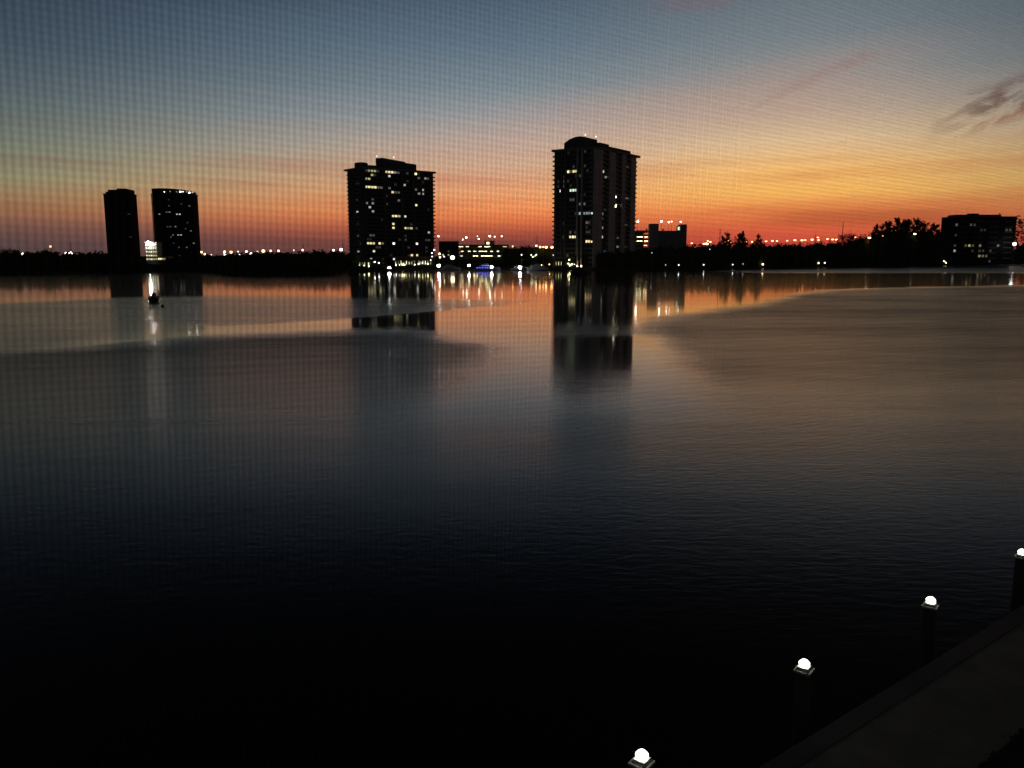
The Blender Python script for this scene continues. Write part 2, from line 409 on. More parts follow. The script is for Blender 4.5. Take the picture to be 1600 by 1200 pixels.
woodland([(905, 396), (925, 391), (945, 394), (965, 396), (990, 392), (1010, 386), (1040, 386), (1075, 384), (1090, 383), (1120, 381), (1150, 379.5), (1200, 381), (1250, 381), (1285, 378),
          (1310, 378), (1345, 369), (1375, 363), (1395, 358), (1415, 356), (1440, 357), (1455, 358), (1475, 362)], 520, 'long black tree line right of the right tower', 6, rows=2)
woodland([(1470, 404), (1520, 407), (1560, 400), (1580, 392), (1600, 382), (1660, 368), (1740, 362), (1850, 366), (2000, 360), (2250, 364), (2600, 362)], 596, 'dark shrubbery in front of the mid-rise block', 7, rows=1)
woodland([(540, 414), (600, 416), (690, 414), (720, 413), (790, 413), (850, 410), (905, 402)], 499, 'low hedge along the marina edge', 8, rows=1, leaves=30, lsize=.8)

def tree_kind(kind, seed):
    """unit trees 10 m tall; returns (trunk mesh, crown mesh)"""
    rnd = random.Random(seed); tr = MB(); cr = MB()
    if kind == 'pine':       # wispy casuarina
        top = (rnd.uniform(-.3, .3), rnd.uniform(-.3, .3), 9.4)
        tr.tube((0, 0, 0), (top[0] * .5, top[1] * .5, 5), .22, .13); tr.tube((top[0] * .5, top[1] * .5, 5), top, .13, .03)
        for i in range(46):
            z = rnd.uniform(1.6, 9.2); a = rnd.uniform(0, 2 * pi); L = (1 - abs(z - 4.6) / 6.4) * rnd.uniform(1.2, 3.1)
            c = (top[0] * z / 9.4, top[1] * z / 9.4, z)
            e = (c[0] + cos(a) * L, c[1] + sin(a) * L, z + L * rnd.uniform(.35, .95))
            tr.tube(c, e, .05, .012, 4)
            for k in range(26):
                q = rnd.uniform(.25, 1.12); j = .28
                cr.leaf(tuple(c[m] + (e[m] - c[m]) * q + rnd.uniform(-j, j) for m in range(3)), rnd.uniform(.16, .34), rnd, 2.0, rnd.uniform(.3, 1.3))
        for k in range(40): cr.leaf((top[0] + rnd.uniform(-.25, .25), top[1] + rnd.uniform(-.25, .25), rnd.uniform(8.2, 10)), .22, rnd, 2.2, 1.2)
    elif kind == 'palm':
        bend = rnd.uniform(-.6, .6); pts = [(bend * (z / 8.2) ** 2, 0, z) for z in (0, 2, 4, 6, 8.2)]
        for a, b in zip(pts, pts[1:]): tr.tube(a, b, .22, .17, 7)
        c = pts[-1]
        for i in range(20):
            a = 2 * pi * i / 20 + rnd.uniform(-.15, .15); up = rnd.uniform(-.3, 1.1); L = rnd.uniform(2.2, 3.0)
            prev = c
            for k in range(1, 7):
                q = k / 6
                p = (c[0] + cos(a) * L * q * cos(up * .5), c[1] + sin(a) * L * q * cos(up * .5), c[2] + L * (sin(up) * q - 1.0 * q * q))
                cr.tube(prev, p, .03, .02, 3)
                nx, ny = -sin(a), cos(a); wd = .42 * (1 - q * .6)
                for s_ in (-1, 1):
                    b = len(cr.v)
                    cr.v += [prev, p, (p[0] + nx * wd * s_, p[1] + ny * wd * s_, p[2] - wd * .8), (prev[0] + nx * wd * s_, prev[1] + ny * wd * s_, prev[2] - wd * .8)]
                    cr.face((b, b + 1, b + 2, b + 3))
                prev = p
    else:                    # broad spreading crown
        tr.tube((0, 0, 0), (0, 0, 3.4), .34, .22)
        for i in range(9):
            a = 2 * pi * i / 9 + rnd.uniform(-.4, .4); L = rnd.uniform(1.8, 3.6); z = rnd.uniform(5.2, 8.6)
            e = (cos(a) * L, sin(a) * L, z); tr.tube((0, 0, rnd.uniform(2.4, 3.6)), e, .14, .04, 5)
            for k in range(95):
                q = [rnd.gauss(0, .75) for _ in range(3)]
                cr.leaf((e[0] + q[0], e[1] + q[1], e[2] + q[2] * .7), rnd.uniform(.2, .45), rnd)
        for k in range(140): cr.leaf((rnd.gauss(0, .9), rnd.gauss(0, .9), rnd.gauss(8.4, .6)), rnd.uniform(.2, .45), rnd)
    return tr.mesh('trunk'), cr.mesh('crown')
TREES = {}
for kd, mt in (('pine', leafm), ('palm', leafp), ('broad', leafm)):
    for i in range(3):
        a, b = tree_kind(kd, 11 * i + len(kd)); a.materials.append(bark); b.materials.append(mt); TREES[kd, i] = (a, b)
def tree(kind, v, px, ty, Yd, label, group=None, base=None, width=1.0, rnd=random.Random(9)):
    Yd = fit(px, Yd, 14.0); g = P(px, ty, Yd); z0 = LZ if base is None else base
    h = (g[2] - z0) / 10.0
    name = {'pine': 'pine_tree', 'palm': 'palm_tree', 'broad': 'broadleaf_tree'}[kind]
    o = thing(name, label, {'pine': 'pine tree', 'palm': 'palm tree', 'broad': 'tree'}[kind], (g[0], Yd, z0), rnd.uniform(0, 6.28), group)
    for nm, me in zip(('trunk', 'crown'), TREES[kind, v % 3]):
        c = link(nm, me, None, o); c.scale = (h * width, h * width, h)
    return o
pines = [(1364, 362, 575, .8), (1371, 350, 560, .7), (1378, 349, 575, .7), (1391, 344, 560, 1.0), (1400, 340, 572, 1.1), (1412, 347, 560, .9), (1420, 341, 575, 1.1), (1431, 341, 562, 1.0), (1446, 345, 575, 1.0), (1461, 348, 560, .9)]
for i, (px, ty, yd, wd) in enumerate(pines):
    tree('pine', i, px, ty, yd, 'wispy pine, %s of ten against the orange sky beside the mid-rise block' % place(i, 10), 'pines left of the mid-rise block', width=wd)
mids = [(1128, 368, 590, .7), (1137, 362, 575, .9), (1158, 364, 585, 1.0), (1162, 361, 575, .9), (1186, 365, 580, .8)]
for i, (px, ty, yd, wd) in enumerate(mids):
    tree('pine', i + 1, px, ty, yd, 'small dark pine, %s of five above the tree line, right of the garage' % place(i, 5), 'pines right of the garage', width=wd)
tree('broad', 0, 1330, 361, 560, 'dark spreading tree beside the thin mast on the right shore')
tree('broad', 1, 1598, 338, 770, 'big dark tree at the right edge of the picture', width=1.5)
tree('broad', 2, 1562, 336, 800, 'dark tree behind the right end of the mid-rise block', width=1.0)
lefts = [(5, 386, 500), (14, 387, 510), (29, 389, 505), (44, 391, 500), (72, 389, 498)]
for i, (px, ty, yd) in enumerate(lefts):
    tree('broad', i, px, ty, yd, 'faint tree standing above the far left shore, %s of five' % place(i, 5), 'trees on the far left shore', width=.8)
palms = [(518, 405.5), (530, 406), (541, 404.5), (552, 404), (559, 405), (566, 403), (577, 405), (596, 407), (619, 404), (630, 405), (641, 403.5), (651, 404.5), (660, 403), (669, 403.5), (678, 405)]
for i, (px, ty) in enumerate(palms):
    yd = 508 + (i % 3) * 5
    tree('palm', i, px, ty, yd, 'garden palm at the foot of the middle tower, %s of fifteen' % place(i, 15), 'palms at the middle tower', width=1.3)
palms2 = [(822, 403), (834, 396), (846, 402), (868, 404), (880, 402), (893, 403), (900, 404)]
for i, (px, ty) in enumerate(palms2):
    tree('palm', i + 1, px, ty, 503 + (i % 2) * 3, 'garden palm left of the right tower\'s foot, %s of seven' % place(i, 7), 'palms at the right tower', width=1.3)

# ------------------------------------------------------------------ towers
def window_mesh(w_, h_, name='window'):
    mb = MB(); f_ = .09
    mb.box(-w_ / 2, w_ / 2, -.10, .02, 0, f_); mb.box(-w_ / 2, w_ / 2, -.10, .02, h_ - f_, h_)
    mb.box(-w_ / 2, -w_ / 2 + f_, -.10, .02, f_, h_ - f_); mb.box(w_ / 2 - f_, w_ / 2, -.10, .02, f_, h_ - f_)
    mb.cur = 1; mb.box(-w_ / 2 + f_, w_ / 2 - f_, -.04, .01, f_, h_ - f_)
    return mb
class Tower:
    def __init__(s, name, label, Cpx, Cy, ang, LX, LY, nf, fh=3.0, z0=LZ, wall=darkwall, win=(2.3, 1.7), group=None):
        g = P(Cpx, 400, Cy)
        s.C = (g[0], Cy); s.ang = R(ang); s.LX, s.LY, s.nf, s.fh, s.z0 = LX, LY, nf, fh, z0
        s.root = thing(name, label, 'apartment tower', (g[0], Cy, z0), s.ang, group)
        s.H = nf * fh; s.wins = []; s.win = win; s.wall = wall
        s.rec = 1.3
        s.bands = {}; s.litreq = []
    def hit(s, px, py, face):
        d = ray(px, py); ex = (cos(s.ang), sin(s.ang)); ey = (-sin(s.ang), cos(s.ang))
        nrm = ey if face == 'R' else ex
        den = d[0] * nrm[0] + d[1] * nrm[1]; num = s.C[0] * nrm[0] + s.C[1] * nrm[1]
        t_ = num / den; p = (d[0] * t_ - s.C[0], d[1] * t_ - s.C[1])
        a = ex if face == 'R' else ey
        return p[0] * a[0] + p[1] * a[1], EYE + d[2] * t_ - s.z0
    def fbox(s, mb, face, u0, u1, n0, n1, z0, z1):
        """box on a face: u along it, n = metres outward from the face plane"""
        if face == 'R': mb.box(u0, u1, -n1, -n0, z0, z1)
        else: mb.box(-n1, -n0, u0, u1, z0, z1)
    def build_core(s, mat_=None):
        r = s.rec; mb = MB(); mb.box(r, s.LX - .4, r, s.LY - .4, 0, s.H)
        obj('wall', mb, mat_ or s.wall, s.root)
    def pier(s, face, u0, u1, mt=None, extra=0.0):
        mb = MB(); s.fbox(mb, face, u0, u1, -s.rec - .05, extra, 0, s.H + .4); obj('pier', mb, mt or paleconc, s.root)
    def glazed(s, face, u0, u1, mod=2.6):
        n = max(1, round((u1 - u0) / mod)); m_ = (u1 - u0) / n
        for k in range(s.nf):
            s.fbox(s.bands.setdefault(k, MB()), face, u0, u1, -s.rec - .05, -.35, k * s.fh - .0 if k else 0, k * s.fh + .75)
            for i in range(n):
                s.wins.append(dict(face=face, u=u0 + m_ * (i + .5), z=k * s.fh + .85, w=m_ * .86, n=-s.rec, k=k))
    def balcony_bay(s, face, u0, u1, out=.5, wins=1):
        mb = MB(); w_ = u1 - u0
        mb.box(0, w_, -out, s.rec, 0, .22); mb.box(0, w_, -out, -out + .12, .22, 1.15)
        me = mb.mesh('balcony'); me.materials.append(slabm)
        for k in range(1, s.nf):
            if face == 'R': link('balcony', me, None, s.root, (u0, 0, k * s.fh - .22))
            else: link('balcony', me, None, s.root, (0, u0 + w_, k * s.fh - .22), -pi / 2)
        for k in range(s.nf):
            for i in range(wins):
                s.wins.append(dict(face=face, u=u0 + w_ * (i + .5) / wins, z=k * s.fh + .5, w=w_ / wins * .8, n=-s.rec, k=k))
    def end_balconies(s, side, a0, a1, out=3.0, kmin=2, ph=.6):
        mb = MB(); w_ = a1 - a0
        mb.box(0, w_, 0, out, 0, .26); mb.box(0, w_, out - .12, out, .26, ph + .26); mb.box(0, .12, 0, out - .12, .26, ph + .26); mb.box(w_ - .12, w_, 0, out - .12, .26, ph + .26)
        me = mb.mesh('balcony'); me.materials.append(slabm if s.wall is not tintw else tintw)
        for k in range(kmin, s.nf):
            if side == 'L': link('balcony', me, None, s.root, (a0, s.LY - .4, k * s.fh - .26))
            else: link('balcony', me, None, s.root, (s.LX - .4, a1, k * s.fh - .26), -pi / 2)
    def light(s, px, py, c, e, face):
        s.litreq.append((px, py, c, e, face))
    def finish(s, keep=100):
        for k in s.bands: obj('floor_band', s.bands[k], s.wall, s.root)
        used = {}
        for px, py, c, e, face in s.litreq:
            u, z = s.hit(px, py, face)
            best = min((w_ for w_ in s.wins if w_['face'] == face), key=lambda q: abs(q['u'] - u) + 1.6 * abs(q['z'] + .8 - z))
            best['lit'] = (c, round(.75 * e ** 1.6, 3) if e < 1 else e * .8)
        rw = random.Random(int(s.LX * 10) + s.nf)
        for w_ in s.wins:
            if 'lit' not in w_ and s.wall is not tintw and rw.random() < .07: w_['lit'] = (rw.choice('wyob'), rw.choice((.008, .016, .03)))
        lw = [w_ for w_ in s.wins if 'lit' in w_]; dk = [w_ for w_ in s.wins if 'lit' not in w_]
        dk.sort(key=lambda q: -q['k'])
        sep_ = lw + dk[:max(0, keep - len(lw))]; rest = dk[max(0, keep - len(lw)):]
        cache = {}
        for q in sep_:
            key = (round(q['w'], 2), q.get('lit'))
            if key not in cache:
                me = window_mesh(q['w'], s.win[1]).mesh('window'); me.materials.append(framem)
                me.materials.append(lit(LIT[q['lit'][0]], q['lit'][1]) if 'lit' in q else glassd); cache[key] = me
            if q['face'] == 'R': link('window', cache[key], None, s.root, (q['u'], -q['n'] - .03, q['z']))
            else: link('window', cache[key], None, s.root, (-q['n'] - .03, q['u'], q['z']), -pi / 2)
        if rest:
            mb = MB()
            for q in rest:
                w2, n_ = q['w'] / 2, -q['n'] - .03
                if q['face'] == 'R': mb.box(q['u'] - w2, q['u'] + w2, n_ - .05, n_ + .01, q['z'], q['z'] + s.win[1])
                else: mb.box(n_ - .05, n_ + .01, q['u'] - w2, q['u'] + w2, q['z'], q['z'] + s.win[1])
            tag(obj('window', mb, glassd, s.root), kind='stuff')
def spans(tw, face, y, *pairs):
    """photo columns at row y -> metres along the face"""
    return [tuple(sorted((tw.hit(a, y, face)[0], tw.hit(b, y, face)[0]))) for a, b in pairs]
def beacon(root, x, y, z):
    mb = MB(); mb.tube((x, y, z), (x, y, z + 1.6), .07); b = obj('beacon_post', mb, metal, root)
    mb = MB(); mb.ball((x, y, z + 1.9), .45, seg=8, rings=5); obj('beacon_light', mb, lit((1.0, .34, .22), 6.0), b)

# middle tower
t1_ = Tower('apartment_tower', 'middle tower with many lit windows, stepped curved rooftop and ribbed balcony edges', 570, 622, 38.1, 61.5, 27, 24, 2.93)
TW = t1_
TW.build_core()
for a, b in spans(TW, 'R', 300, (570, 571.5), (599.5, 603), (626.5, 631), (645.5, 648.5), (658.5, 660), (672.5, 677)): TW.pier('R', max(a, 0), min(b, TW.LX), darkwall)
for a, b in spans(TW, 'R', 300, (571.5, 599.5), (603, 626.5), (631, 645.5), (648.5, 658.5), (660, 672.5)): TW.glazed('R', a, b, 2.6)
for a, b in spans(TW, 'L', 300, (546, 553), (562, 570)): TW.pier('L', max(a, 1.3), b, darkwall)
for a, b in spans(TW, 'L', 300, (553, 562)): TW.balcony_bay('L', a, b, .3, 2)
TW.end_balconies('L', 2, 14); TW.end_balconies('R', 2, 12)
mb = MB(); mb.box(-.3, TW.LX + 2, -.5, TW.LY + 2, TW.H, TW.H + 1.3); obj('roof', mb, slabm, TW.root)
mb = MB(); mb.prism([(20, 6), (40, 6), (40, 16), (20, 16)], TW.H + 1.3, 0, [TW.H + 9.4, TW.H + 7.7, TW.H + 7.7, TW.H + 9.9])
mb.prism([(40, 6.3), (50, 6.3), (50, 15.7), (40, 15.7)], TW.H + 1.3, 0, [TW.H + 7.0, TW.H + 6.5, TW.H + 6.5, TW.H + 7.0])
obj('penthouse', mb, darkwall, TW.root)
mb = MB(); mb.tube((5.5, 12, TW.H + 1.3), (5.5, 12, TW.H + 4.8), 5.0, 5.0, 20); mb.tube((5.5, 12, TW.H + 4.8), (5.5, 12, TW.H + 5.3), 5.0, 3.6, 20)
mb.prism([(9.8, 8), (20, 8), (20, 15), (9.8, 15)], TW.H + 1.3, TW.H + 3.6); obj('rooftop_drum', mb, darkwall, TW.root)
beacon(TW.root, 20.6, 15.5, TW.H + 9.5); beacon(TW.root, 31, 8, TW.H + 8.7)
for x, y, c, e in [(571.4, 268, 'y', .12), (576, 268, 'y', .5), (581.3, 268, 'y', .7), (587.8, 268, 'y', .7), (593, 268, 'w', .1), (604, 270, 'y', .4), (607, 270, 'y', 1.0), (611, 270, 'y', 1.2), (615, 270.5, 'y', 1.6), (619.7, 271, 'w', .5), (624.8, 271.5, 'w', .25),
                   (571.7, 276, 'w', .6), (576.6, 276, 'y', .8), (581.7, 276, 'y', .8), (588.8, 276, 'o', .1), (607.5, 276.7, 'w', .9), (651, 273.4, 'y', 3.0), (655, 275, 'y', .3), (666, 276.5, 'w', .6), (670.5, 277, 'w', .25),
                   (572.3, 294, 'y', 1.2), (577.5, 294, 'y', 1.6), (582.2, 294, 'y', 1.4), (588.8, 294, 'y', 1.8), (594.4, 294, 'w', .3), (598, 294, 'w', .35), (608.9, 294.5, 'b', .3), (633.3, 286, 'y', .8),
                   (614, 302, 'o', 1.4), (619, 302, 'o', .25), (623.5, 302.5, 'w', .25), (651, 293.5, 'w', .3), (662.3, 294.5, 'w', .8), (656.7, 299.7, 'w', .5), (662.8, 300, 'w', .6), (582.6, 312, 'w', .2), (574, 319, 'w', .4), (583.6, 319, 'w', .45),
                   (578.4, 326, 'w', .8), (584.5, 331.5, 'w', .6), (627.6, 315, 'w', .35), (652, 322.6, 'y', 1.4), (614, 337, 'y', 1.3), (618, 337, 'o', 1.6), (622, 337.5, 'y', 1.5), (625, 338, 'y', .8), (636, 338.5, 'w', 1.0),
                   (616.9, 349, 'y', 1.4), (616.9, 355.8, 'y', 1.4), (636.5, 355.8, 'y', 1.0), (641, 356, 'y', .6), (645, 356, 'y', .9), (650.5, 356.5, 'w', .15), (581, 368, 'w', .25), (585, 368, 'w', .2), (618.3, 379.7, 'w', 2.5), (654.4, 379.7, 'w', 2.2), (670.3, 373, 'w', .2), (676, 363, 'w', .8),
                   (572, 380, 'w', .3), (577, 380, 'y', 1.3), (581.7, 380, 'y', 1.5), (587.3, 380, 'y', 1.0), (593.4, 380, 'y', 1.6), (598.4, 380, 'w', .4), (587.8, 392.3, 'w', 1.0), (582.7, 405, 'w', .9), (619.2, 402.6, 'w', 1.2), (643.6, 398.4, 'o', 1.6), (648.9, 397, 'o', 1.2), (653.4, 396.6, 'o', 1.6), (639, 402.6, 'o', 1.0)]:
    TW.light(x, y, c, e, 'R')
for x, y, c, e in [(556.4, 332.5, 'w', .8), (556, 314, 'o', .12), (559.7, 392, 'w', .6), (558, 368, 'w', .2)]: TW.light(x, y, c, e, 'L')
TW.finish()

# right tower
TW = Tower('apartment_tower', 'tall right tower with a pale blank side wall and a domed rooftop block', 928, 515, 55.4, 58.3, 29, 25, 2.844)
TW.build_core()
for a, b in spans(TW, 'R', 300, (928, 941.5), (951.5, 962), (971.5, 977.5), (985.5, 993)): TW.pier('R', max(a, 0), min(b, TW.LX), paleconc)
for a, b in spans(TW, 'R', 300, (941.5, 946.5)): TW.glazed('R', a, b, 5)
for (a, b), n_ in zip(spans(TW, 'R', 300, (946.5, 951.5), (962, 971.5), (977.5, 985.5)), (1, 2, 1)): TW.balcony_bay('R', a, b, .2, n_)
for a, b in spans(TW, 'L', 300, (866, 869), (876, 878), (881.5, 884), (900.5, 903), (907.5, 910)): TW.pier('L', max(a, 1.3), b, darkwall if a > 20 else concrete, .15)
for a, b in spans(TW, 'L', 300, (869, 876), (878, 881.5), (884, 900.5), (903, 907.5), (910, 922)): TW.glazed('L', a, b, 2.1)
for a, b in spans(TW, 'L', 300, (922, 928)): TW.balcony_bay('L', max(a, .1), b, 1.0, 1)
TW.end_balconies('L', 2, 14); TW.end_balconies('R', 2, 12)
mb = MB(); mb.box(-.3, TW.LX + 2, -.5, TW.LY + 2, TW.H, TW.H + 1.3); obj('roof', mb, slabm, TW.root)
mb = MB(); prof = [(24.5, 5.2), (21, 7.2), (17, 8.4), (13.5, 8.6), (10, 8.0)]
b = len(mb.v)
for x in (4, 20):
    mb.v += [(x, y, TW.H + z) for y, z in prof] + [(x, 10, TW.H + 1.3), (x, 24.5, TW.H + 1.3)]
mb.face(tuple(range(b, b + 7))); mb.face(tuple(reversed(range(b + 7, b + 14))))
for i in range(7): j = (i + 1) % 7; mb.face((b + i, b + 7 + i, b + 7 + j, b + j))
obj('penthouse', mb, darkwall, TW.root)
mb = MB(); mb.box(20, 32, 8, 20, TW.H + 1.3, TW.H + 6.2); mb.box(6, 48, .6, 6, TW.H + 1.3, TW.H + 3.1); obj('rooftop_parapet', mb, darkwall, TW.root)
beacon(TW.root, 12, 14, TW.H + 8.4); beacon(TW.root, 19.4, 10.5, TW.H + 7.9)
for x, y, c, e in [(884.8, 271, 'y', 2.2), (889, 271, 'y', .25), (893, 270.5, 'y', 1.3), (896, 270.5, 'y', 1.5), (899, 270, 'y', 1.3), (904, 278, 'w', .2), (879, 285.5, 'w', .22), (872, 286, 'w', .08), (879, 292, 'w', .25), (874, 301, 'w', 1.8), (889, 300, 'w', .9), (892, 300, 'g', 1.3), (895, 300, 'g', 1.5), (899, 300, 'g', 1.2),
                   (892, 313.5, 'w', .18), (896, 313.5, 'w', .22), (905, 321, 'w', .35), (911, 321, 'w', .3), (904.5, 335, 'b', .9), (911, 335, 'b', .5), (914, 335, 'b', .4), (917, 335, 'b', .6), (920, 335, 'b', .5), (925, 334, 'b', 1.7), (917, 348, 'w', .35), (921, 348, 'w', .12), (889, 371, 'y', 1.3), (893, 371, 'y', 2.2), (896, 371, 'y', 2.2), (899, 371, 'y', 1.6), (880, 372, 'w', .2),
                   (913, 376.5, 'o', 1.8), (916, 376.5, 'o', 2.0), (919.5, 376.5, 'o', 1.6), (925, 376.5, 'o', 2.2), (891, 363.5, 'w', .2)]: TW.light(x, y, c, e, 'L')
for x, y, c, e in [(943.5, 271, 'w', 1.0), (948, 274.5, 'w', .5), (966, 307.5, 'b', 6.0), (965, 321, 'y', 45.0), (982, 311, 'w', .3), (943.5, 334.5, 'w', .35), (943.5, 343, 'w', .12), (943.5, 357, 'b', .5), (943.5, 371, 'w', .8), (966, 375.5, 'w', .2), (966, 384, 'w', .4), (979, 257, 'y', .15)]: TW.light(x, y, c, e, 'R')
TW.finish()

# the two left towers
TW = Tower('apartment_tower', 'leftmost dark tower with almost no lit windows and a set-back top', 211, 1170, 95, 22, 37, 32, 2.84, wall=tintw)
TW.build_core()
for i in range(7): TW.pier('L', 1.3 + i * 5.75, 2.1 + i * 5.75, tintw)
for i in range(6): TW.glazed('L', 2.1 + i * 5.75, 7.05 + i * 5.75, 5)
TW.pier('R', 0, 22, tintw)
TW.end_balconies('L', 4, 16, 1.5)
mb = MB(); mb.box(-.3, TW.LX + .3, -.5, TW.LY + .5, TW.H, TW.H + .9); obj('roof', mb, tintw, TW.root)
mb = MB(); mb.prism([(2, 1.6), (20, 1.6), (20, 31), (2, 31)], TW.H + .9, 0, [TW.H + 6.6, TW.H + 6.6, TW.H + 6.2, TW.H + 6.2]); mb.prism([(4, 31), (18, 31), (18, 35), (4, 35)], TW.H + .9, TW.H + 3.5)
mb.box(5, 17, 8, 20, TW.H + 6.2, TW.H + 8.2)
obj('penthouse', mb, tintw, TW.root)
for x, y, c, e in [(205, 334, 'w', .1), (203, 369, 'w', .08)]: TW.light(x, y, c, e, 'L')
TW.finish()
TW = Tower('apartment_tower', 'second tower from left with white floodlights along its rooftop crown', 242, 1170, 5, 56, 26, 32, 2.84, wall=tintw)
TW.build_core()
for i in range(9): TW.pier('R', .2 + i * 6.85, 1.0 + i * 6.85, tintw)
for i in range(8): TW.glazed('R', 1.0 + i * 6.85, 7.05 + i * 6.85, 3.0)
TW.end_balconies('R', 4, 16, 1.8)
mb = MB(); mb.box(-.3, TW.LX + 1, -.5, TW.LY + .3, TW.H, TW.H + .9); obj('roof', mb, tintw, TW.root)
mb = MB(); b = 0
arc = [(0, 7.4), (8, 8.0), (18, 8.0), (30, 7.4), (42, 6.2), (51, 4.6), (55, 3.6)]
for y in (3.2, 20):
    mb.v += [(x + .4, y, TW.H + z + .6) for x, z in arc] + [(55.4, y, TW.H + .9), (.4, y, TW.H + .9)]
mb.face(tuple(reversed(range(9)))); mb.face(tuple(range(9, 18)))
for i in range(9): j = (i + 1) % 9; mb.face((i, j, 9 + j, 9 + i))
obj('rooftop_crown', mb, tintw, TW.root)
for px, py, r, e in [(256.5, 299.5, .8, 5), (265.5, 299, .5, 1.2), (275.5, 299.5, .5, 1.0), (281.5, 299.5, 1.2, 9), (285.5, 299.5, .8, 5), (291, 299.5, .5, 1.5), (295.5, 301, 1.2, 10), (300.5, 300.5, .7, 2.0)]:
    u, z = TW.hit(px, py, 'R'); mb = MB(); mb.box(u - .5, u + .5, .7, 2.3, TW.H + .9, z - r * .7); mb.tube((u, 1.8, z - r), (u, 1.8, z), .14)
    p_ = obj('floodlight', mb, metal, TW.root); mb = MB(); mb.ball((u, .9, z), r, .4, r * .8, 8, 6); obj('lens', mb, lit(WHT, e), p_)
for x, y, e in [(247.5, 334, .5), (261, 331, .3), (263.5, 331, .5), (276.5, 335, .9), (281, 335, .9), (262, 322, .2), (262, 312, .1), (284, 319, .15), (295, 322, .35), (262, 355, .2), (267, 355, .25), (274, 355, .4), (290, 358.5, .15), (298.5, 361.5, .35), (271, 368.5, .3),
                (280, 368, .7), (283, 368, .7), (265, 371, .2), (301, 381, .4), (281, 388, .25), (293, 388, .3), (281, 398, .1), (291, 349, .15), (270, 381, .12)]: TW.light(x, y, 'w', e, 'R')
TW.finish()

# lit low building between the left towers
def simple_building(name, label, px0, px1, ytop, Yd, depth, nf, wallm, lits, cols, z0=LZ, cat='building', rz=0.0, wfrac=.7, roof_extra=None, hfrac=.5):
    a = P(px0, 400, Yd); b = P(px1, 400, Yd); H = P((px0 + px1) / 2, ytop, Yd)[2] - z0; W = b[0] - a[0]
    r = thing(name, label, cat, (a[0], Yd, z0), rz)
    mb = MB(); mb.box(0, W, 0, depth, 0, H); obj('wall', mb, wallm, r)
    mb = MB(); mb.box(-.4, W + .4, -.4, depth + .4, H, H + .6); obj('roof', mb, slabm, r)
    fh = H / nf; cw = W / cols
    me = {}
    lit_ = {}
    for px, py, c, e in lits:
        i = int((P(px, py, Yd)[0] - a[0]) / cw); k = int((P(px, py, Yd)[2] - z0) / fh); lit_[min(max(i, 0), cols - 1), min(max(k, 0), nf - 1)] = (c, e)
    for k in range(nf):
        for i in range(cols):
            key = lit_.get((i, k))
            if key not in me:
                mm = window_mesh(cw * wfrac, fh * hfrac).mesh('window'); mm.materials.append(framem); mm.materials.append(lit(LIT[key[0]], key[1]) if key else glassd); me[key] = mm
            link('window', me[key], None, r, (cw * (i + .5), -.03, k * fh + fh * .25))
    for k in range(1, nf):
        mb = MB(); mb.box(0, W, -.25, 0, k * fh - .15, k * fh + .15); obj('ledge', mb, wallm, r)
    return r, W, H
rows = [(x, 381 + k * 4.3, 'y', 1.7 if x < 240 else .9) for k in range(6) for x in (230, 233.5, 237, 240.5, 243.5)]
simple_building('office_building', 'small brightly lit yellow block in the gap between the left towers', 228, 246, 379, 700, 10, 6, concrete, rows, 5, wfrac=.6, hfrac=.4)
simple_building('low_building', 'low lit entrance hall at the foot of the second tower', 246.5, 262, 401.5, 690, 10, 2, concrete, [(249, 403, 'y', 3), (252, 403, 'y', 2), (249, 407, 'y', 2.), (255, 407, 'y', .8), (259, 407, 'o', .4)], 5)

# ------------------------------------------------------------------ parking garages
def lamp_on(parent_xyz, H, r, c, e, name, label, group, cat='lamp', head='globe', lean=0.0):
    o = thing(name, label, cat, parent_xyz, 0, group)
    mb = MB(); mb.tube((0, 0, 0), (0, 0, max(H, .2)), max(.06, min(.16, H * .02)), .06, 6)
    if head == 'arm': mb.tube((0, 0, H), (.9, -.4, H + .25), .07, .05, 5)
    obj('pole', mb, metal, o)
    mb = MB()
    if head == 'arm': mb.ball((1.1, -.5, H + .15), r, r * .8, r * .45, 8, 6)
    else: mb.ball((0, 0, H + r * .8), r, r, r * .9, 8, 6)
    obj('lamp_head', mb, lit(c, e), o)
    return o
